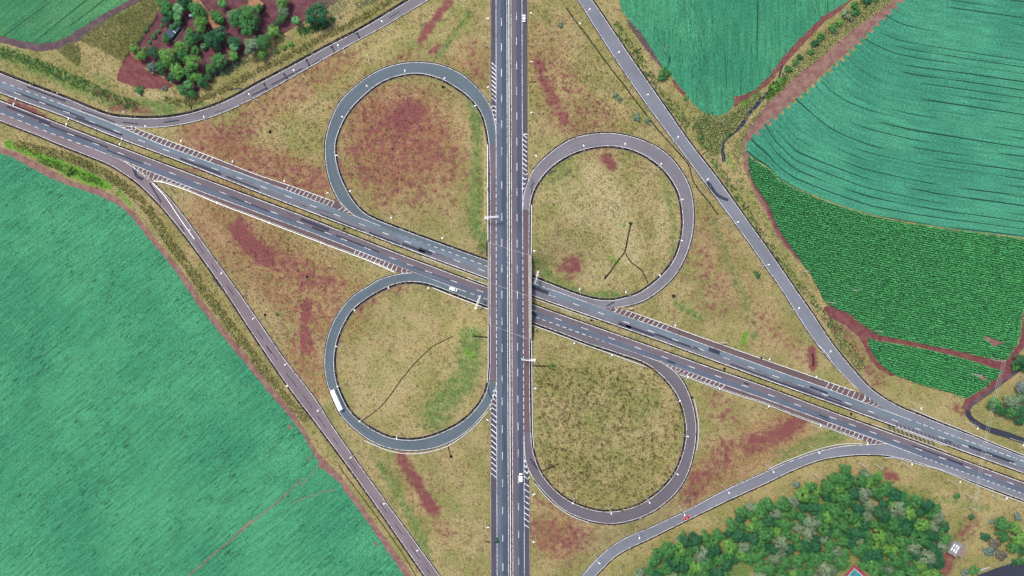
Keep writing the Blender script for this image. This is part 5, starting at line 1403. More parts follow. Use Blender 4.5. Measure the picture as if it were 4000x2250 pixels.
FT = [  # farmyard trees: point, radius px, material, kind, label
 (A(390,20),26,"leaf_mid","broad","leafy tree at the top edge left of the tall palm"),
 (A(450,110),30,"leaf_mid","broad","mid green tree right beside the yellow maize"),
 (A(565,95),28,"leaf_palm","palm","tall pale palm standing left of the long tiled roof"),
 (A(620,40),26,"leaf_dark","broad","dark tree at the top edge right of the tall palm"),
 (A(555,185),22,"leaf_palm","palm","pale fronded palm below the tall palm"),
 (A(430,225),20,"leaf_dark","broad","small dark tree left of the grey awning's upper end"),
 (A(570,255),17,"leaf_mid","broad","small tree at the upper end of the dark net"),
 (A(800,130),32,"leaf_mid","broad","green tree touching the left side of the long tiled roof"),
 (A(735,90),20,"leaf_mid","broad","small green tree near the top of the long tiled roof"),
 (A(825,270),29,"leaf_light","broad","bright round tree left of the long roof's lower end"),
 (A(690,10),16,"leaf_dark","broad","small dark tree at the top edge beside the long roof"),
 (A(985,170),22,"leaf_mid","broad","green tree right of the long tiled roof, upper of a pair"),
 (A(1045,215),21,"leaf_mid","broad","green tree right of the long tiled roof, lower of a pair"),
 (A(1065,35),23,"leaf_mid","palm","palm in the red yard at the top"),
 (A(1250,200),34,"leaf_mid","broad","left part tree of the big grove above the red yard"),
 (A(1390,150),40,"leaf_mid","broad","large bright crowned tree below the orange roof"),
 (A(1350,300),36,"leaf_mid","broad","big tree in the middle of the grove"),
 (A(1200,170),22,"leaf_pale","broad","paler tree at the left edge of the big grove"),
 (A(1050,380),32,"leaf_dark","broad","dark lumpy tree at the lower end of the long tiled roof"),
 (A(940,460),30,"leaf_dark","fine","dark fine leaved tree in the middle of the farmyard"),
 (A(1000,500),24,"leaf_dark","fine","dark low tree right of the banana plants"),
 (A(710,370),18,"leaf_mid","broad","small tree just right of the dark net"),
 (A(700,465),24,"leaf_mid","broad","round green tree right of the grey awning"),
 (A(790,420),20,"leaf_dark","broad","dark green tree above the banana plants"),
 (A(855,400),15,"leaf_palm","banana","upper banana plant among the dark trees"),
 (A(855,525),16,"leaf_palm","banana","lower banana plant among the dark trees"),
 (A(1215,480),26,"leaf_dark","broad","dark tree behind the pale palm"),
 (A(1205,530),22,"leaf_palm","palm","pale palm at the centre right of the farmyard"),
 (A(610,540),25,"leaf_light","broad","yellow green tree below the grey awning"),
 (A(600,620),23,"leaf_mid","broad","green tree below the yellow green one"),
 (A(765,570),19,"leaf_mid","broad","small oval tree left of the banana plants"),
 (A(505,310),13,"leaf_mid","broad","little tree at the left edge of the dark net"),
 (A(430,440),17,"leaf_mid","broad","small spreading tree left of the dark net"),
 (A(450,640),36,"leaf_light","fine","large pale domed tree in the lower farmyard"),
 (A(295,595),25,"leaf_dark","fine","dark finely leaved tree beside the red garden bed"),
 (A(520,700),22,"leaf_dark","broad","dark tree tucked under the pale domed tree"),
 (A(65,550),18,"leaf_light","broad","bright bush tree at the tip of the red garden bed"),
 (A(150,630),20,"leaf_light","broad","bright tree above the red garden bed, left of the dark fine tree"),
 (A(190,565),12,"leaf_light","broad","small bright tree at the end of the red path"),
 (A(745,715),34,"leaf_light","broad","bright round tree at the lower centre of the farmyard"),
 (A(380,750),26,"leaf_mid","broad","green tree at the lower left of the farm grove"),
 (A(270,765),20,"leaf_grey","broad","silvery grey tree at the right edge of the red garden bed"),
 (A(540,775),27,"leaf_light","broad","light green tree under the pale domed tree"),
 (A(1040,690),32,"leaf_mid","broad","large tree left of the kale rows"),
 (A(940,770),22,"leaf_mid","broad","green tree at the lower right of the farm grove"),
 (A(1200,640),21,"leaf_light","broad","light green tree above the kale rows"),
 (A(1410,530),32,"leaf_pale","broad","pale green tree above the kale rows at the right"),
 (B(380,480),32,"leaf_mid","fine","dark topped tree in the grove beside the red beds"),
 (B(240,500),27,"leaf_pale","broad","greyish green tree in the grove, lower part"),
 (B(360,620),18,"leaf_light","broad","light tree at the lower edge of the grove"),
 (B(490,360),26,"leaf_light","broad","bright tree left of the small red plot"),
 (B(600,120),24,"leaf_pale","fine","pale topped round tree above the small red plot"),
 (B(580,210),20,"leaf_mid","fine","green round tree above the small red plot"),
 (B(590,20),27,"leaf_light","broad","light green tree at the top edge above the pale topped tree"),
 (B(740,225),22,"leaf_palm","palm","pale palm right of the small red plot"),
 (B(990,150),42,"leaf_dark","broad","very large dark tree left of the lettuce rows"),
 (B(920,235),22,"leaf_dark","broad","dark lower limb tree under the very large dark tree"),
 (B(520,275),13,"leaf_dark","broad","small dark tree in the gap above the bright one"),
 (B(230,30),12,"leaf_light","broad","small tree left of the orange roof at the top"),
 (B(370,60),8,"leaf_dark","shrub","small dark bush right of the orange roof"),
 (B(610,545),12,"leaf_light","shrub","bright bush at the roadside corner of the small red plot"),
 (B(690,510),14,"leaf_light","shrub","elongated bright bush below the small red plot"),
 (B(540,590),10,"leaf_mid","shrub","green bush beside the bright roadside bush"),
 (B(1160,225),12,"leaf_mid","shrub","low green bush at the corner of the lettuce field"),
 (B(1248,200),6,"leaf_pale","shrub","tiny pale bush on the red soil below the lettuce rows"),
 ((672,300),20,"leaf_dark","broad","dark tree hanging over the right end of the red garden bed"),
 ((700,285),24,"leaf_light","broad","bright tree near the roadside tip of the farm grove, left"),
 ((735,278),26,"leaf_mid","broad","mid green tree near the roadside tip of the farm grove"),
 ((765,300),24,"leaf_light","broad","light tree near the roadside tip of the farm grove, right"),
 ((735,330),24,"leaf_mid","palm","palm at the roadside tip of the farm grove"),
 ((790,320),22,"leaf_mid","broad","small tree at the right of the roadside tip"),
 ((715,350),22,"leaf_mid","broad","tree closest to the road at the tip of the farm grove"),
 ((745,362),19,"leaf_mid","broad","lowest tree of the farm grove beside the culvert"),
 ((815,300),17,"leaf_dark","broad","small dark tree at the right edge of the roadside tip"),
 ((549,353),19,"leaf_mid","shrub","lone green bush below the red garden bed"),
 ((645,345),11,"leaf_grey","shrub","small grey bush at the lower edge of the red garden bed"),
]
for i, (p, r, m, k, lb) in enumerate(FT):
    cat = {"palm": "palm", "banana": "banana plant", "shrub": "bush"}.get(k, "tree")
    tree(p[0], p[1], r, m, lb, cat, k)
for i, (x, y, r, lb) in enumerate([(205,345,12,"largest round bush on the red path, left side"),(250,285,9,"small bush on the red path, next to the maize"),(388,298,9,"small bush highest on the right of the red path"),(347,360,10,"small round bush in the middle of the red path's right side"),(300,422,13,"largest round bush on the right side of the red path"),(250,487,9,"small round bush lowest on the red path"),(160,420,7,"tiny bush on the left of the red path"),(122,485,8,"tiny bush at the lower left of the red path")]):
    q = A(x, y); tree(q[0], q[1], r, "leaf_mid", lb, "bush", "shrub")
for x, y, r, m, lb in [(2592,290,27,"leaf_mid","round roadside bush at the edge of the upright soya field"),(2404,373,14,"leaf_pale","pale bush pair member, upper, on the verge beside the dark ditch"),(2418,388,13,"leaf_pale","pale bush just below another on the verge beside the dark ditch"),(2486,458,19,"leaf_pale","largest pale bush near the top of the upper right loop"),(2528,473,16,"leaf_pale","pale bush right of the largest one above the loop"),(2190,97,13,"leaf_pale","pale bush alone on the verge near the top"),(2680,385,12,"leaf_mid","low green bush beside the field corner"),(3045,318,15,"leaf_light","bright bush on the creek bank"),(3022,345,13,"leaf_light","smaller bright bush on the creek bank"),
    (3075,270,17,"leaf_mid","bush in the creek strip, lowest of the row"),(3105,245,16,"leaf_mid","bush in the creek strip, second from below"),(3120,225,14,"leaf_dark","dark bush in the creek strip, third from below"),(3180,170,18,"leaf_dark","dark bush in the creek strip at its middle"),(3205,145,16,"leaf_mid","bush in the creek strip beside the middle dark one"),(3250,110,19,"leaf_mid","larger bush in the creek strip below the pool"),(3275,88,17,"leaf_light","light bush in the creek strip beside the pool"),(3300,60,22,"leaf_pale","pale broad bush in the upper creek strip"),(3340,48,20,"leaf_mid","green bush above the creek pool"),(3335,25,18,"leaf_mid","bush near the top of the creek strip"),(3380,5,20,"leaf_dark","dark bush at the very top of the creek strip"),(3420,-5,18,"leaf_mid","bush at the top edge right of the creek strip"),(3165,205,13,"leaf_mid","small bush in the creek strip left of the dark one"),
    (2850,525,10,"leaf_dark","dark bush hanging over the narrow creek"),(2758,470,10,"leaf_dark","dark bush at the upper tip of the pale scrub"),
    (1940,2112,10,"leaf_dark","small dark bush beside the highway near the bottom"),(275,668,20,"moss_green","bright mound of shrub beside the far left track"),(2460,1157 - 3,6,"leaf_pale","tiny pale bush near the foot of the right loop"),
    (2160,1427,9,"leaf_mid","green bush at the end of the drain chute"),(2960,1075,12,"leaf_dark","dark bush in the grass triangle left of the long slip road"),(2948,1062,8,"leaf_mid","small green bush touching the dark one in the grass triangle"),
    (1085,1230,6,"leaf_dark","tiny dark bush on the reddish triangle at the left")]:
    tree(x, y, r, m, lb, "bush", "shrub")
# woodland at the lower right
P_wood = arr([(2470,2262),(2520,2215),(2590,2140),(2687,2092),(2740,2086),(2817,2078),(2852,2030),(2913,1972),(3000,1955),(3060,1945),(3137,1922),(3165,1890),(3275,1842),(3343,1842),(3440,1858),(3508,1925),(3560,1950),(3618,1945),(3680,2000),(3695,2070),(3690,2110),(3670,2140),(3672,2262)])
P_hole1 = arr([(2815,2275),(2838,2210),(2880,2180),(2950,2195),(2975,2275)])
P_hole2 = arr([(3190,2300),(3250,2240),(3285,2200),(3336,2162),(3375,2205),(3440,2250),(3490,2300)])
cand = np.stack([rng.uniform(2450, 3720, 9000), rng.uniform(1820, 2300, 9000)], 1)
cand = cand[pip(cand, P_wood) & ~pip(cand, P_hole1) & ~pip(cand, P_hole2)]
spots = []
for c in cand:
    r = rng.uniform(20, 33)
    if all((c[0] - q[0]) ** 2 + (c[1] - q[1]) ** 2 > (0.60 * (r + q[2])) ** 2 for q in spots): spots.append((c[0], c[1], r))
spots = spots[:285]
WK = [("leaf_mid", "mid green tree among the crowded crowns of the lower right wood", "mid green woodland trees"),
      ("leaf_dark", "dark green tree among the crowded crowns of the lower right wood", "dark green woodland trees"),
      ("leaf_light", "bright yellowish green tree among the crowded crowns of the lower right wood", "bright woodland trees"),
      ("leaf_pale", "pale greyish green tree among the crowded crowns of the lower right wood", "pale woodland trees")]
for x, y, r in spots:
    k = rng.choice(4, p=[.48, .26, .12, .14])
    m, lb, gp_ = WK[k]
    tree(x, y, r, m, lb, "tree", "broad", "woodland_tree", gp_, hk=rng.uniform(1.0, 1.5))
for x, y, r, m, k, lb in [(3300,1830,24,"leaf_mid","broad","separate round tree on the upper edge of the wood, left"),(3428,1862,22,"leaf_light","broad","light round tree on the upper edge of the wood, right"),(3112,1895,14,"leaf_grey","broad","small grey green tree left of the wood's upper edge"),(3555,2215,27,"leaf_dusty","broad","dry beige crowned tree in the wood right of the sports court"),(3790,2018,14,"leaf_dark","shrub","lone dark bush on the dry slope at the right"),(3735,1935,14,"leaf_mid","shrub","green bush near the pole on the roadside slope"),(3470,1930,14,"leaf_mid","shrub","green bush at the edge of the wood near the slope"),
   (3918,2048,30,"leaf_mid","broad","round tree left in the far right clump"),(3965,2062,24,"leaf_light","broad","light tree right in the far right clump"),(3985,2105,30,"leaf_light","broad","bright tree at the picture edge in the far right clump"),(3920,2095,24,"leaf_mid","broad","lower tree in the far right clump"),(3960,2140,24,"leaf_mid","broad","lowest tree in the far right clump"),(4000,2150,22,"leaf_dark","broad","dark tree at the very right edge of the clump"),(3845,2095,20,"leaf_dark","shrub","dark bush left of the far right clump"),(3880,2120,24,"leaf_dusty","shrub","dusty bush below the far right clump"),(3860,2150,22,"leaf_grey","shrub","greyish bush by the purple ground"),(3905,2165,24,"leaf_dusty","shrub","dusty mauve bush beside the greyish bush"),(3870,2035,13,"leaf_grey","shrub","small grey bush at the top of the far right clump"),(3970,2015,18,"leaf_grey","shrub","grey green bush at the right edge above the clump"),(3800,2225,22,"leaf_mid","shrub","green bush by the dark asphalt yard"),(3765,2235,18,"leaf_grey","shrub","grey bush by the dark asphalt yard"),(3980,2190,18,"leaf_mid","shrub","green bush at the lower right edge"),(3960,2195,14,"leaf_dark","shrub","dark bush next to the yard at the right edge"),
   (3985,1410,26,"leaf_dark","broad","dark tree right of the red track fork, upper"),(3970,1432,18,"leaf_mid","broad","mid green tree right of the red track fork"),(4010,1425,26,"leaf_dark","broad","dark tree at the right edge beside the red track fork"),
   (3888,1575,26,"leaf_mid","broad","round tree in the bend of the farm lane, left"),(3958,1565,32,"leaf_pale","broad","large pale round tree in the bend of the farm lane"),(3910,1600,22,"leaf_dark","broad","dark tree between the lane trees, left"),(3950,1610,26,"leaf_mid","broad","green tree below the large pale round one"),(3990,1600,24,"leaf_dark","broad","dark tree at the edge below the pale round one"),(3990,1510,24,"leaf_grey","broad","greyish tree at the right edge above the lane trees"),(3995,1555,24,"leaf_mid","broad","tree at the right edge beside the pale round one"),(3985,1640,20,"leaf_dark","broad","lowest dark tree at the right edge near the lane")]:
    tree(x, y, r, m, lb, {"shrub": "bush"}.get(k, "tree"), k)
# ------------------------------------------------------------------ the bridge
def zq(v): return lambda p: np.full(len(p), float(v))
br = thing("overpass_bridge", "concrete road bridge carrying the upper highway over the lower one", "bridge", (0, 0, 0))
def bpoly(x0, x1, z0, z1, mb, mi=0):
    P = [(x0, BU(x0)), (x1, BU(x1)), (x1, BL(x1)), (x0, BL(x0))]
    t = px2w(P, z1); b = t.copy(); b[:, 2] = z0
    mb.add(np.vstack([b, t]), [(0, 1, 2, 3), (7, 6, 5, 4), (0, 4, 5, 1), (1, 5, 6, 2), (2, 6, 7, 3), (3, 7, 4, 0)], mi)
mb = MB(); bpoly(1906, 2075, ZB - 0.35, ZB + 0.08, mb); mb.build("deck_slab", [MAT["concrete_mid"]], br)
for x in (1915, 1940, 1965, 1990, 2015, 2040, 2065):
    mb = MB(); bpoly(x - 3, x + 3, ZB - 1.35, ZB - 0.36, mb); mb.build("girder", [MAT["concrete_stained"]], br)
def bar(x, y0, y1, w, z0, z1, name, mat, mi=0):
    mb = MB(); wall(mb, arr([(x, y0), (x, y1)]), w, z0, z1, 0, zq(ZB)); mb.build(name, [MAT[mat]], br)
bar(1907.2, BU(1907) - 2, BL(1907) + 2, 0.35, -0.3, 0.95, "parapet", "concrete_pale"); bar(2074.6, BU(2074) - 2, BL(2074) + 2, 0.35, -0.3, 0.95, "parapet", "concrete_pale")
for f0 in (BU, BL):
    mb = MB(); wall(mb, arr([(1907, f0(1907) + (-2 if f0 is BU else 2)), (2075, f0(2075) + (-2 if f0 is BU else 2))]), 0.9, -3.2, -0.38, 0, zq(ZB)); mb.build("abutment", [MAT["concrete_stained"]], br)
mb = MB()
pm = [(x, (ewy(A3, x) + ewy(C1, x)) / 2) for x in (1912, 2071)]
wall(mb, arr(pm), 1.2, ZB - 2.2, ZB - 1.37, 0, zq(0))
mb.build("pier_cap", [MAT["concrete_stained"]], br)
for x in (1925, 1970, 2014, 2058):
    p = px2w([(x, (ewy(A3, x) + ewy(C1, x)) / 2)], 0)[0]
    mb = MB(); mb.tube([(p[0], p[1], -.3), (p[0], p[1], ZB - 2.2)], .55, 14); mb.build("pier", [MAT["concrete_mid"]], br)
for k, (a, b) in enumerate((((1916, 950), (2066, 996)), ((1916, 1106), (2066, 1157)), ((1916, 1269), (2066, 1325)))):
    mb = MB(); strip(mb, arr([a, b]), 2.4, 0.19, 0, ZNS); mb.build("expansion_joint", [MAT["concrete_mid"]], br)
for (x, f0, s) in ((1903, BU, 1), (2082, BL, -1)):
    y = f0(x); mb = MB(); wall(mb, arr([(x, y), (x, y + s * 52)]), 0.4, -0.5, 1.6 if True else 0); mb.build("wing_wall", [MAT["concrete_stained"]], br)

# ------------------------------------------------------------------ barrier and guard rails
mb = MB(); p = ns(N_B, -120, 2400)
wall(mb, p, 0.85, 0.10, 0.95, 0, ZNS, top=0.62)
tag(mb.build("median_barrier", [MAT["concrete_pale"]]), "long white concrete barrier down the middle of the upper highway", "barrier")
def rail(p, label, zf=None, w=0.32):
    mb = MB(); p = resample(p, step=8)
    wall(mb, p, w, 0.45, 0.78, 0, zf)
    q = resample(p, step=26)
    Q = W(q, 0.0, zf)
    t = np.gradient(Q[:, :2], axis=0)
    for k in range(len(Q)): mb.box((Q[k, 0], Q[k, 1], Q[k, 2] + .25), (.14, .14, .9), math.atan2(t[k, 1], t[k, 0]))
    return tag(mb.build("guard_rail", [MAT["galvanised"]]), label, "guard rail", "guard rails along the roads")
rail(arr([(1905,565),(1905,700),(1906,940)]), "guard rail left of the upper highway, above the bridge", ZNS)
rail(arr([(1907,1272),(1907,1434),(1903,1495)]), "guard rail left of the upper highway, below the bridge", ZNS)
rail(arr([(2076,800),(2075,992)]), "guard rail right of the upper highway, above the bridge", ZNS)
rail(arr([(2076,1330),(2078,1500),(2080,1690),(2086,1752)]), "guard rail right of the upper highway, below the bridge", ZNS)
g = byx(SW_gore, 600, 1545); rail(offset(g, 5), "long guard rail above the reddish left triangle")
g = byx(SE_gore, 2655, 3372); rail(offset(g, 5), "long guard rail above the lower right triangle")
rail(spline([(1905,1207),(1850,1186),(1778,1160),(1690,1124)]), "guard rail at the top of the lower left loop")
rail(spline([(2080,1270),(2140,1292),(2204,1316),(2300,1352),(2410,1391),(2520,1432)]), "guard rail at the top of the lower right loop")
rail(spline([(1422,1721),(1470,1742),(1522,1762),(1604,1773),(1687,1763),(1750,1742),(1800,1710),(1860,1660),(1905,1610)]), "guard rail round the bottom of the lower left loop")
rail(spline([(3000,1833),(3060,1806),(3150,1771),(3220,1748),(3290,1735),(3368,1732)]), "guard rail on the upper side of the curved ramp by the wood")
rail(spline([(3455,1788),(3500,1789),(3560,1806),(3672,1836),(3790,1884),(3912,1932),(4060,1986)]), "guard rail below the lower highway at the far right")
rail(spline([(2090,1890),(2120,1926),(2165,1970),(2230,2014),(2300,2042)]), "guard rail at the bottom of the lower right loop")
rail(spline([(596,716),(640,762),(700,850),(760,935)]), "guard rail where the left slip road leaves the lower highway")
rail(spline([(3560,1596),(3640,1632),(3760,1680),(3900,1738),(4040,1794)]), "guard rail above the lower highway at the far right")
rail(spline([(2712,1560),(2726,1629),(2730,1690),(2722,1760)]), "guard rail on the outer side of the lower right loop")
rail(spline([(3200,1350),(3225,1376),(3245,1402)]), "short guard rail left of the long slip road")

# ------------------------------------------------------------------ street lamps
POLE_H = 11.0
def lamp_meshes():
    mb = MB(); mb.tube([(0, 0, -.1), (0, 0, 5), (0, 0, POLE_H)], [.16, .12, .08], 8); mb.tube([(0, 0, -.1), (0, 0, .5)], [.26, .2], 8)
    a = mb.build("pole", [MAT["galvanised"]])
    mb = MB(); mb.tube([(0, 0, POLE_H - .05), (.5, 0, POLE_H + .35), (1.3, 0, POLE_H + .5)], [.07, .06, .05], 6)
    b = mb.build("arm", [MAT["galvanised"]])
    mb = MB(); mb.box((1.75, 0, POLE_H + .52), (1.15, .55, .22), 0, 0, .8); mb.box((1.75, 0, POLE_H + .39), (.8, .4, .05), 0, 1)
    c = mb.build("lamp_head", [MAT["white_steel"], MAT["lamp_glass"]])
    r = [x.data for x in (a, b, c)]
    for x in (a, b, c): bpy.data.objects.remove(x)
    return r
LM = lamp_meshes()
road_pts = np.vstack([mid(a, b, 120) for a, b in ((NW_o, NW_i), (SW_o, SW_i), (NE_o, NE_i), (SE_o, SE_i), (RNW_a, RNW_b), (RSW_a, RSW_b), (RNE_a, RNE_b), (RSE_a, RSE_b))] + [ew(A2, -100, 4100, 20), ew(C2, -100, 4100, 20), ns(N_D1, -60, 2300, 20), ns(N_D2, -60, 2300, 20)])
ORD = ["first", "second", "third", "fourth", "fifth", "sixth", "seventh", "eighth", "ninth", "tenth", "eleventh", "twelfth", "thirteenth"]
def lamp(hx, hy, label, group, double=False):
    q = W([(hx, hy)], 0.0)[0]
    z = float(H(q[0], q[1])); k = (CAM_H - z - POLE_H - .5) / (CAM_H - z)
    hw = np.array([q[0] * k, q[1] * k])
    p = world2px(hw[0], hw[1], 0)[0]
    i = np.argmin(((road_pts - p) ** 2).sum(1)); dv = road_pts[i] - p
    ang = math.atan2(-dv[1], dv[0])
    if double: ang = R(68)
    b = hw if double else hw - 1.75 * np.array([math.cos(ang), math.sin(ang)])
    t = thing("street_lamp", label, "street lamp", (b[0], b[1], float(H(b[0], b[1]))), ang, group)
    put("pole", LM[0], t)
    for s in ((0, math.pi) if double else (0,)):
        a = put("arm", LM[1], t); a.rotation_euler = (0, 0, s); h = put("lamp_head", LM[2], t); h.rotation_euler = (0, 0, s)
LAMPS = {
 "patched slip road below the farmyard": [(567,493),(796,456),(972,367),(1147,274),(1320,177),(1491,83)],
 "lower highway's upper edge left of the bridge": [(706,551),(908,631),(1110,707),(1279,753),(1527,851),(1727,930)],
 "pinkish left slip road": [(739,900),(864,1068),(988,1245),(1114,1424),(1243,1604),(1371,1786),(1500,1968),(1630,2151)],
 "guard rail above the reddish left triangle": [(632,710),(848,793),(1050,870),(1254,948),(1462,1026)],
 "inside of the upper left loop": [(1367,746),(1314,607),(1336,456),(1432,335),(1581,276),(1736,305),(1856,413)],
 "left edge of the upper highway": [(1906,72),(1906,340),(1904,1640),(1906,2060)],
 "right edge of the upper highway": [(2073,50),(2076,241),(2076,439),(2094,609),(2087,980),(2090,1517),(2086,1932),(2084,2117)],
 "long straight slip road at the upper right": [(2303,36),(2418,203),(2532,369),(2648,536),(2764,701),(2883,867),(3003,1034),(3122,1203),(3245,1372)],
 "upper edge of the lower highway at the far right": [(3599,1596),(3819,1674),(3998,1740)],
 "lower highway's upper edge right of the bridge": [(2445,1141),(2264,1130),(2638,1271),(3006,1404),(3189,1473)],
 "inside of the upper right loop": [(2280,569),(2442,562),(2583,640),(2666,779),(2664,940),(2578,1076)],
 "lower highway's lower edge right of the bridge": [(2243,1341),(2391,1387),(2687,1472),(2811,1518),(3003,1588),(3206,1662)],
 "inside of the lower right loop": [(2656,1566),(2687,1705),(2647,1853),(2538,1964),(2388,2007),(2237,1966)],
 "curved slip road beside the wood": [(2341,2200),(2496,2099),(2673,2010),(2848,1926),(3022,1844),(3201,1770)],
 "inside of the lower left loop": [(1672,1125),(1517,1124),(1384,1212),(1312,1353),(1318,1510),(1404,1646),(1549,1713)],
 "lower edge of the lower highway at the far right": [(3563,1814),(3751,1883),(3933,1947)],
}
ENDS = {True: "from the left", False: "from the top"}
for where, lst in LAMPS.items():
    xs = [p[0] for p in lst]; ys = [p[1] for p in lst]
    horiz = (max(xs) - min(xs)) >= (max(ys) - min(ys)) * .8
    srt = sorted(lst, key=(lambda p: p[0]) if horiz else (lambda p: p[1]))
    for i, p in enumerate(srt):
        lamp(p[0], p[1], f"{ORD[i]} street lamp {ENDS[horiz]}, {where}", "street lamps along the " + where)
for i, p in enumerate([(57,396),(263,475),(471,553)]):
    lamp(p[0], p[1], f"{ORD[i]} double armed street lamp from the left on the grassy lower median", "double street lamps on the median", True)

# ------------------------------------------------------------------ sign gantries and small signs
def gantry(b, e, label, zf=None):
    """a cantilever sign truss from foot b out to tip e, both as the arm appears in the photo"""
    h = 6.6
    z0 = float(zf(arr([b]))[0]) if zf else float(H(*W([b])[0][:2]))
    B_, E_ = px2w([b], z0 + h)[0], px2w([e], z0 + h)[0]
    L = math.hypot(E_[0] - B_[0], E_[1] - B_[1]); ang = math.atan2(E_[1] - B_[1], E_[0] - B_[0])
    gz = float(H(B_[0], B_[1]))
    t = thing("sign_gantry", label, "sign gantry", (B_[0], B_[1], gz), ang, "overhead sign gantries by the bridge")
    hh = z0 + h - gz
    mb = MB(); mb.tube([(0, 0, -.3), (0, 0, hh + .3)], [.28, .2], 12); mb.box((0, 0, .05), (.9, .9, .3)); mb.build("post", [MAT["galvanised"]], t)
    mb = MB()
    for y in (-.42, .42):
        for z in (-.4, .4): mb.tube([(-.2, y, hh + z), (L, y, hh + z)], .075, 6)
    n = max(4, int(L / .9))
    for i in range(n):
        x0, x1 = L * i / n, L * (i + 1) / n
        s = 1 if i % 2 else -1
        mb.tube([(x0, -.42 * s, hh + .4), (x1, .42 * s, hh + .4)], .045, 5); mb.tube([(x0, -.42, hh - .4), (x1, -.42, hh + .4)], .045, 5); mb.tube([(x0, .42, hh - .4), (x1, .42, hh + .4)], .045, 5)
        mb.tube([(x0, -.42, hh + .4), (x0, .42, hh + .4)], .05, 5)
    mb.build("truss_arm", [MAT["white_steel"]], t)
    mb = MB(); mb.box((L * .66, -.55, hh), (L * .6, .06, 1.9)); p = mb.build("sign_panel", [MAT["sign_green"]], t)
    mb = MB(); mb.box((L * .66, -.49, hh), (L * .6 - .1, .05, 1.8)); mb.build("panel_back", [MAT["sign_back"]], p)
gantry((1894,851), (1949,846), "white cantilever sign gantry over the upper highway above the bridge", lambda p: z_ns(p[:, 1]))
gantry((2091,1408), (2036,1403), "white cantilever sign gantry over the upper highway below the bridge", lambda p: z_ns(p[:, 1]))
gantry((1857,1207), (1876,1153), "white cantilever sign gantry over the lower highway left of the bridge")
gantry((2103,1061), (2087,1110), "white cantilever sign gantry over the lower highway right of the bridge")
def sign(x, y, ang, label, w=1.6, h=1.0, two=False):
    p = W([(x, y)])[0]
    t = thing("traffic_sign", label, "traffic sign", tuple(p), ang)
    for q in ((-w * .35, w * .35) if two else (0,)):
        mb = MB(); mb.tube([(q, 0, -.1), (q, 0, 2.0 + h)], .06, 7); mb.build("post", [MAT["galvanised"]], t)
    mb = MB(); mb.box((0, -.09, 2.0 + h / 2), (w, .05, h)); mb.build("panel", [MAT["white_steel"]], t)
sign(1350, 206, R(-70), "pale twin post sign on the verge by the second tar band", 3.6, 1.6, True)
sign(1443, 231, R(-72), "pale sign on the grass between the slip road and the upper left loop", 4.2, 1.6, True)
sign(1060, 486, R(-45), "pale slanted sign standing on the reddish upper triangle", 3.6, 1.4, True)
sign(2462, 1204, R(10), "dark sign at the nose of the upper right loop", 3.2, 1.6, True)
sign(666, 733, R(-25), "white sign at the nose of the left slip road", 3.4, 1.4, True)
sign(692, 770, R(-25), "small white sign below the nose of the left slip road", 2.2, 1.0)
sign(2822, 1337, R(0), "white framed sign beside the upper shoulder at the right", 4.0, 1.8, True)
sign(3380, 1729, R(70), "white marker sign at the nose of the curved ramp by the wood", 2.2, 1.2)
sign(2075, 150, R(80), "white sign at the end of the kerb near the top", 1.8, 1.2)
sign(1900, 735, R(85), "small square sign left of the upper highway above the gantry", 1.8, 1.2)
sign(1873, 980, R(20), "white sign where the upper left loop meets the bridge", 1.8, 1.2)
sign(2091, 1284, R(75), "dark sign below the bridge on its right side", 2.0, 1.4)
sign(2085, 1980 - 55, R(0), "white plate sign beside the lower right loop's join", 2.2, 1.0)
# marker stones and manholes
def stub(x, y, s, label, mat="concrete_pale", h=.5):
    p = W([(x, y)])[0]; mb = MB(); mb.box((p[0], p[1], p[2] + h / 2), (s, s, h), .3, 0, .85); mb.box((p[0], p[1], p[2] + h + .04), (s * .7, s * .7, .08), .3)
    tag(mb.build("drain_inlet" if mat != "concrete_pale" else "marker_stone", [MAT[mat]]), label, "drain inlet" if mat != "concrete_pale" else "marker stone")
stub(1055, 515, 1.8, "dark drain inlet on the reddish upper triangle", "ditch_black", .3)
stub(1200, 1082, 1.3, "dark drain inlet on the reddish left triangle", "ditch_black", .3)
stub(1345, 893, 1.4, "dark drain inlet in the lower median left of the bridge", "ditch_black", .3)
stub(2311, 1251, 1.4, "dark drain inlet in the lower median right of the bridge", "ditch_black", .3)
stub(2830, 1441, 1.5, "dark drain inlet at the end of the median slabs", "ditch_black", .3)
stub(3325, 1617, 1.5, "dark drain inlet in the far right median", "ditch_black", .3)
stub(1762, 1783, 1.7, "dark drain inlet below the lower left loop", "ditch_black", .3)
stub(2632, 1156, 1.9, "dark drain inlet on the grass right of the upper right loop", "ditch_brown", .4)
stub(2974, 1399, 1.3, "dark drain inlet at the upper shoulder on the right", "ditch_black", .3)
stub(1731, 340, 1.6, "dark drain inlet inside the upper left loop", "ditch_black", .3)
stub(2704, 1552, 1.3, "dark drain inlet on the outer side of the lower right loop", "ditch_black", .3)
stub(1036, 1230, 1.6, "dark drain inlet near the left slip road", "ditch_black", .3)
stub(1122, 1508, 1.5, "white round marker stone beside the left slip road")
stub(2266, 93, 1.4, "pale marker stone beside the dark verge ditch")
stub(226, 364, 1.0, "white marker stone on the bank above the lower highway"); stub(418, 434, 1.0, "white marker stone beside the curve of the patched slip road"); stub(484, 438, 1.1, "white marker stone below the red garden bed")

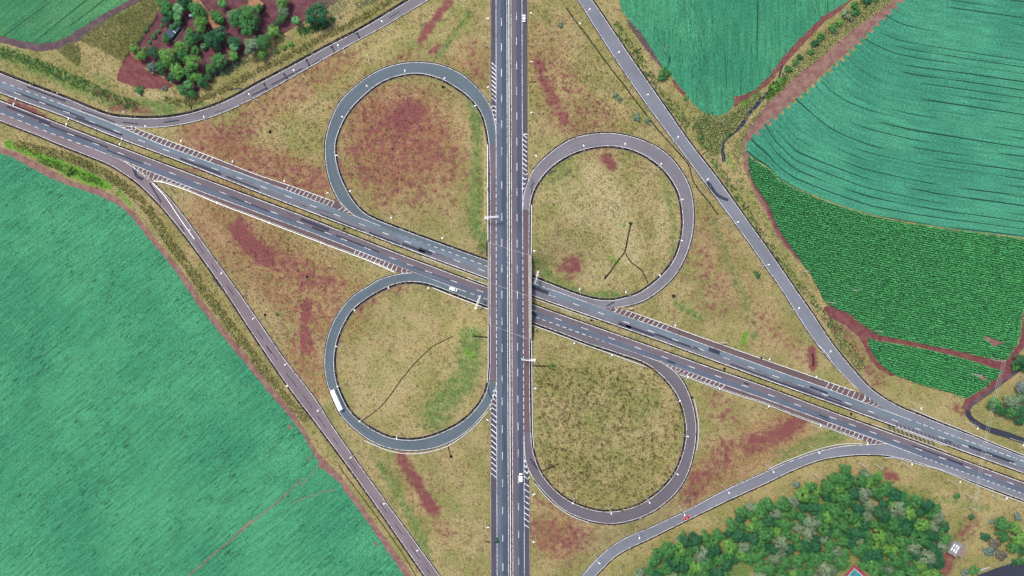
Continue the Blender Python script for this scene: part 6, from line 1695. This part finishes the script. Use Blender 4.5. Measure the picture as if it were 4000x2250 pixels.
# ------------------------------------------------------------------ power poles and wires
def upole(x, y, h, label, ang=0.0, cross=1):
    p = W([(x, y)])[0]
    t = thing("utility_pole", label, "utility pole", tuple(p), ang, "concrete utility poles")
    mb = MB(); mb.tube([(0, 0, -.2), (0, 0, h)], [.26, .16], 8); mb.build("pole", [MAT["concrete_pale"]], t)
    for i in range(cross):
        mb = MB(); mb.box((0, .2, h - .35 - i * .9), (2.4, .16, .18)); c = mb.build("crossarm", [MAT["timber"]], t)
        for q in (-1.05, 0, 1.05):
            mb = MB(); mb.tube([(q, .2, h - .26 - i * .9), (q, .2, h - .02 - i * .9)], [.09, .05], 6); mb.build("insulator", [MAT["lamp_glass"]], c)
    return p[0], p[1], p[2] + h
for x, y, h, lb in ((2452,96,10,"utility pole at the corner of the upright soya field"),(2592,201,11,"utility pole standing inside the upright soya field"),(2677,405,10,"utility pole near the lowest corner of the upright soya field"),(2811,482,9,"utility pole in the pale scrub beside the creek"),(2897,598,10,"utility pole beside the tip of the stepped field"),(3136,1061,8,"utility pole on the faint path left of the maize"),(3233,1182,9,"utility pole at the start of the red track"),(3323,1134,10,"utility pole inside the maize near its left edge"),(3413,1292,10,"utility pole at the edge of the maize above the red track"),(3792,1460,10,"utility pole in the small maize plot"),
    (2420,2212,9,"utility pole at the left tip of the wood"),(2635,2096,8,"utility pole left of the wood's upper edge"),(2787,2018,9,"utility pole above the wood beside the curved ramp"),(2903,1967,9,"utility pole above the wood, right of the previous bend"),(3174,1850,9,"utility pole at the upper edge of the wood"),(3358,1811,9,"utility pole between ramp and wood, left of the red patch"),(3413,1812,10,"utility pole between ramp and wood, right of the red patch"),(3980,1466,9,"utility pole beside the lane at the right edge")):
    upole(x, y, h, lb, R(25))
a = upole(3768, 1929, 11, "utility pole with wires on the roadside slope", R(15), 2)
b = upole(3785, 1980, 8, "short utility pole below the wired pole", R(15))
c = upole(3870, 1404, 12, "utility pole with two crossarms at the corner of the large maize", R(12), 2)
mb = MB()
for q in (-1, 0, 1):
    for (p0, p1) in ((c, a), (a, b)):
        n = 14; pts = []
        for i in range(n + 1):
            t = i / n; sag = (2.2 if p0 is c else .3) * 4 * t * (1 - t)
            pts.append((p0[0] + (p1[0] - p0[0]) * t + q * 1.0, p0[1] + (p1[1] - p0[1]) * t, p0[2] - .05 + (p1[2] - p0[2]) * t - sag))
        mb.tube(pts, .025, 4)
tag(mb.build("power_line", [MAT["galvanised"]]), "thin overhead wires crossing the lower highway at the far right", "power line")

# ------------------------------------------------------------------ buildings and court
def gable(mb, L, Wd, zE, zR, over=.4, mi=0, th=.12):
    l, w = L / 2 + over, Wd / 2 + over
    for s in (-1, 1):
        v = [(-l, s * w, zE), (l, s * w, zE), (l, 0, zR), (-l, 0, zR)]
        v2 = [(x, y, z + th) for x, y, z in v]
        mb.add(v + v2, [(0, 1, 2, 3), (7, 6, 5, 4), (0, 4, 5, 1), (1, 5, 6, 2), (2, 6, 7, 3), (3, 7, 4, 0)], mi)
def shed(p, L, Wd, ang, label, roof, h=2.6, rise=.9):
    q = W([p])[0]
    t = thing("farm_shed", label, "shed", tuple(q), ang)
    mb = MB(); mb.box((0, 0, h / 2), (L, Wd, h))
    for s in (-1, 1): mb.add([(s * L / 2, -Wd / 2, h), (s * L / 2, Wd / 2, h), (s * L / 2, 0, h + rise)], [(0, 1, 2)])
    mb.build("wall", [MAT["wall_render"]], t)
    mb = MB(); gable(mb, L, Wd, h - .1, h + rise); r = mb.build("roof", [MAT[roof]], t)
    mb = MB(); mb.tube([(-L / 2 - .4, 0, h + rise + .1), (L / 2 + .4, 0, h + rise + .1)], .14, 6); mb.build("ridge", [MAT[roof]], r)
    for x in np.linspace(-L * .3, L * .3, 3):
        mb = MB(); mb.box((x, -Wd / 2 - .03, 1.5), (.9, .06, .9)); w_ = mb.build("window", [MAT["car_glass"]], t)
        mb = MB(); mb.box((x, -Wd / 2 - .06, 1.02), (1.1, .1, .08)); mb.build("sill", [MAT["concrete_mid"]], w_)
    mb = MB(); mb.box((L / 2 + .03, 0, 1.05), (.06, .95, 2.1)); mb.build("door", [MAT["timber"]], t)
shed((803, 48), 27, 3.6, R(-52), "long narrow shed with an orange tiled roof among the farm trees", "roof_tile")
shed((1004, 24), 7, 6, R(-35), "small orange roofed house at the top of the farmyard", "roof_tile")
q = W([(688, 138)])[0]
t = thing("shade_net", "dark blue net canopy with a pale walkway among the farm trees", "net canopy", tuple(q), R(-128))
mb = MB(); mb.box((0, -2.2, 2.0), (10.5, 5.0, .06)); mb.build("net", [MAT["shade_net"]], t)
mb = MB(); mb.box((-1.2, 1.2, .25), (13.0, 1.7, .3)); mb.build("walkway", [MAT["concrete_stained"]], t)
for x in (-5, 5):
    for y in (-4.5, 0):
        mb = MB(); mb.tube([(x, y, -.1), (x, y, 2.0)], .07, 6); mb.build("post", [MAT["timber"]], t)
mb = MB(); mb.box((-1.0, -1.2, 2.1), (.25, 2.6, .1)); mb.build("beam", [MAT["white_steel"]], t)
for x, y, lb in ((745, 62, "small white tank among the farm trees left of the long roof"),):
    p = W([(x, y)])[0]; mb = MB(); mb.tube([(p[0], p[1], p[2]), (p[0], p[1], p[2] + 1.1)], [.9, .85], 14); mb.tube([(p[0], p[1], p[2] + 1.1), (p[0], p[1], p[2] + 1.35)], [.6, .3], 12)
    tag(mb.build("water_tank", [MAT["white_steel"]]), lb, "water tank")
# house by the wood: low flat roofs at two levels, skylight strips
q = W([(3730, 2141)])[0]
t = thing("small_house", "small house with a grey and pinkish low roof and white skylight strips", "house", tuple(q), R(-31))
mb = MB(); mb.box((0, 0, 1.3), (9.2, 6.0, 2.6)); mb.build("wall", [MAT["wall_render"]], t)
mb = MB(); mb.box((-1.9, .1, 2.72), (5.6, 7.2, .2)); r1 = mb.build("roof", [MAT["roof_sheet"]], t)
for (x, y, l) in ((-3.3, 1.2, 1.7), (-3.3, -1.3, 1.9), (-1.7, 1.5, 1.7), (-1.7, -1.2, 1.9), (-.3, .9, 2.2), (-.3, -1.6, 2.0)):
    mb = MB(); mb.box((x, y, 2.86), (.55, l, .1)); mb.build("skylight", [MAT["skylight"]], r1)
mb = MB(); mb.box((2.7, 0, 2.64), (4.2, 6.2, .2)); mb.build("roof", [MAT["roof_rust"]], t)
mb = MB(); mb.box((0, 3.6, 2.5), (8.6, 1.0, .14)); mb.build("eave_slab", [MAT["concrete_mid"]], t)
mb = MB(); mb.box((-1.2, -3.9, 2.46), (6.5, 1.1, .14)); mb.build("eave_slab", [MAT["concrete_mid"]], t)
for x in (-2.5, 1.5):
    mb = MB(); mb.box((x, -3.03, 1.5), (1.2, .06, 1.0)); w_ = mb.build("window", [MAT["car_glass"]], t)
    mb = MB(); mb.box((x, -3.06, .97), (1.4, .1, .08)); mb.build("sill", [MAT["concrete_mid"]], w_)
mb = MB(); mb.box((4.63, 0, 1.05), (.06, .95, 2.1)); mb.build("door", [MAT["timber"]], t)
# sports court: its near corner shows at the bottom edge
c0 = W([(3336, 2203)])[0]
u = np.array([53.0, -46.0]); u /= np.linalg.norm(u); v = np.array([-41.0, -47.0]); v = np.array([-u[1] * -1, -u[0]]); v = np.array([u[1], -u[0]])
if v[1] > 0: v = -v
def cq(a, b): return (c0[0] + u[0] * a + v[0] * b, c0[1] + u[1] * a + v[1] * b)
def slab(mb, a0, a1, b0, b1, z, mi=0):
    P = [cq(a0, b0), cq(a1, b0), cq(a1, b1), cq(a0, b1)]
    V = [(x, y, z) for x, y in P]
    n = np.cross(np.array(V[1]) - np.array(V[0]), np.array(V[2]) - np.array(V[0]))[2]
    mb.add(V, [(0, 1, 2, 3) if n > 0 else (3, 2, 1, 0)], mi)
ct = thing("sports_court", "red bordered teal sports court corner at the bottom edge in the wood", "sports court", (0, 0, 0))
mb = MB(); slab(mb, 0, 36, 0, 20, .12); mb.build("court_border", [MAT["court_red"]], ct)
mb = MB(); slab(mb, 1.9, 34, 1.9, 18, .128); mb.build("playing_surface", [MAT["court_teal"]], ct)
mb = MB()
for a0, a1, b0, b1 in ((1.9, 34, 1.9, 2.15), (1.9, 34, 17.75, 18), (1.9, 2.15, 2.15, 17.75), (33.75, 34, 2.15, 17.75), (17.8, 18.1, 2.15, 17.75), (2.15, 9, 6.9, 7.05), (2.15, 9, 12.9, 13.05)): slab(mb, a0, a1, b0, b1, .136)
mb.build("court_lines", [MAT["white_paint"]], ct)

# ------------------------------------------------------------------ vehicles
def loft(mb, secs, mi=0):
    """secs: list of (x, half width bottom, half width top, z bottom, z top)"""
    V = []
    for x, wb, wt, zb, zt in secs:
        zm = zb + (zt - zb) * .55
        V += [(x, -wb, zb), (x, -wb * 1.03, zm), (x, -wt, zt - .06), (x, -wt * .86, zt), (x, wt * .86, zt), (x, wt, zt - .06), (x, wb * 1.03, zm), (x, wb, zb)]
    k = 8; Fc = []
    for i in range(len(secs) - 1):
        for j in range(k):
            a, b = i * k + j, i * k + (j + 1) % k
            Fc.append((a, a + k, b + k, b))
    Fc.append(tuple(range(k))); Fc.append(tuple((len(secs) - 1) * k + j for j in range(k))[::-1])
    mb.add(V, Fc, mi)
def wheel(t, x, y, r=.33, w=.22):
    mb = MB(); mb.tube([(x, y - w / 2, r), (x, y + w / 2, r)], r, 16); wo = mb.build("wheel", [MAT["tyre_rubber"]], t)
    s = 1 if y > 0 else -1
    mb = MB(); mb.tube([(x, y + s * w * .45, r), (x, y + s * w * .58, r)], r * .6, 12); mb.build("rim", [MAT["rim_grey"]], wo)
def car(px, py, ang, label, paint, van=False, zf=None):
    p = W([(px, py)], 0.20, zf)[0]
    t = thing("parked_car" if False else ("white_van" if van else "car"), label, "van" if van else "car", tuple(p), ang)
    mb = MB()
    if van: loft(mb, [(-2.35,.80,.78,.35,1.0),(-2.3,.9,.86,.3,1.85),(-1.0,.92,.88,.28,1.93),(.9,.92,.88,.28,1.92),(1.55,.92,.84,.28,1.2),(2.3,.86,.78,.3,.98),(2.45,.72,.62,.4,.75)])
    else: loft(mb, [(-2.15,.70,.66,.40,.78),(-2.05,.82,.76,.30,.92),(-1.35,.87,.80,.26,.98),(.75,.88,.82,.26,.96),(1.7,.84,.76,.28,.86),(2.1,.74,.64,.36,.70)])
    mb.build("body", [MAT[paint]], t, smooth=False)
    if not van:
        mb = MB(); loft(mb, [(-1.55,.78,.60,.95,1.0),(-1.05,.78,.62,.95,1.40),(.05,.79,.62,.95,1.44),(.42,.79,.62,.95,1.40),(1.15,.78,.66,.94,.97)]); mb.build("cabin_glass", [MAT["car_glass"]], t)
        mb = MB(); loft(mb, [(-.98,.66,.58,1.36,1.43),(-.4,.68,.60,1.38,1.47),(.1,.68,.60,1.38,1.47),(.40,.66,.58,1.36,1.43)]); mb.build("roof", [MAT[paint]], t)
    else:
        mb = MB()
        mb.add([(1.0, -.78, 1.86), (1.0, .78, 1.86), (1.62, .80, 1.22), (1.62, -.80, 1.22)], [(3, 2, 1, 0)]); mb.v[-1] += np.array([.03, 0, .03])
        mb.build("windscreen", [MAT["car_glass"]], t)
        for s in (-1, 1):
            mb = MB(); mb.box((-.3, s * .93, 1.45), (2.6, .03, .42)); mb.build("side_window", [MAT["car_glass"]], t)
    L = 2.3 if van else 2.02
    for x in (-1.3, 1.3):
        for y in (-.80, .80): wheel(t, x, y)
    for s in (-1, 1):
        mb = MB(); mb.box((L * .985, s * .55, .68), (.16, .34, .14)); mb.build("headlight", [MAT["lamp_glass"]], t)
        mb = MB(); mb.box((-L * 1.0, s * .6, .80), (.12, .26, .16)); mb.build("tail_light", [MAT["lamp_red"]], t)
        mb = MB(); mb.box((.75, s * .98, 1.0), (.12, .2, .14)); mb.build("mirror", [MAT[paint]], t)
car(2047, 73, R(90), "white car driving on the right shoulder of the upper highway near the top", "car_white", zf=ZNS)
car(2034.5, 1864, R(90), "white van on the upper highway near the bottom", "car_white", True, zf=ZNS)
car(1771, 1130, R(-20.5), "white van on the lower highway joining beside the lower left loop", "car_white", True)
car(2682.5, 2020, R(24), "red car on the curved slip road beside the wood", "car_red")
p0, p1 = arr((1301, 1521)), arr((1336, 1599))
pm_ = (p0 + p1) / 2
q = W([tuple(pm_)], .2)[0]
ang = math.atan2(-(p0[1] - p1[1]), p0[0] - p1[0])
L = 13.2
t = thing("coach_bus", "long white coach driving round the lower left loop", "bus", tuple(q), ang)
mb = MB(); loft(mb, [(-L/2,1.15,1.10,.5,3.1),(-L/2+.15,1.24,1.18,.4,3.4),(-L/4,1.26,1.2,.38,3.48),(L/4,1.26,1.2,.38,3.48),(L/2-.5,1.25,1.18,.38,3.42),(L/2-.1,1.2,1.08,.42,3.1),(L/2,1.12,1.0,.5,2.0)]); mb.build("body", [MAT["car_white"]], t)
for s in (-1, 1):
    mb = MB(); mb.box((-.3, s * 1.275, 2.35), (L * .86, .04, .95)); mb.build("side_windows", [MAT["car_glass"]], t)
    mb = MB(); mb.tube([(L/2 - .2, s * 1.15, 3.05), (L/2 + .45, s * 1.5, 2.95), (L/2 + .5, s * 1.5, 2.4)], [.05, .05, .12], 6); mb.build("mirror", [MAT["trim_dark"]], t)
    mb = MB(); mb.box((L/2 - .02, s * .85, .85), (.12, .4, .2)); mb.build("headlight", [MAT["lamp_glass"]], t)
    mb = MB(); mb.box((-L/2 - .0, s * .95, 1.1), (.1, .2, .6)); mb.build("tail_light", [MAT["lamp_red"]], t)
    for x in (-L/2 + 2.2, -L/2 + 3.5, L/2 - 2.6): wheel(t, x, s * 1.08, .5, .32)
mb = MB(); mb.box((L/2 - .03, 0, 2.35), (.1, 2.0, 1.3), 0, 0, .9); mb.build("windscreen", [MAT["car_glass"]], t)
mb = MB(); mb.box((L/2 - 2.2, 0, 3.52), (.75, .6, .1)); mb.build("roof_hatch", [MAT["sign_back"]], t)
mb = MB(); mb.box((-L/2 + 3.4, 0, 3.50), (.7, .6, .09)); mb.build("roof_hatch", [MAT["white_steel"]], t)
mb = MB(); mb.box((-.6, 0, 3.53), (2.6, 1.6, .2), 0, 0, .92); mb.build("air_conditioner", [MAT["white_steel"]], t)
print("objects", len(bpy.data.objects), "faces", sum(len(o.data.polygons) for o in bpy.data.objects if o.type == 'MESH'))
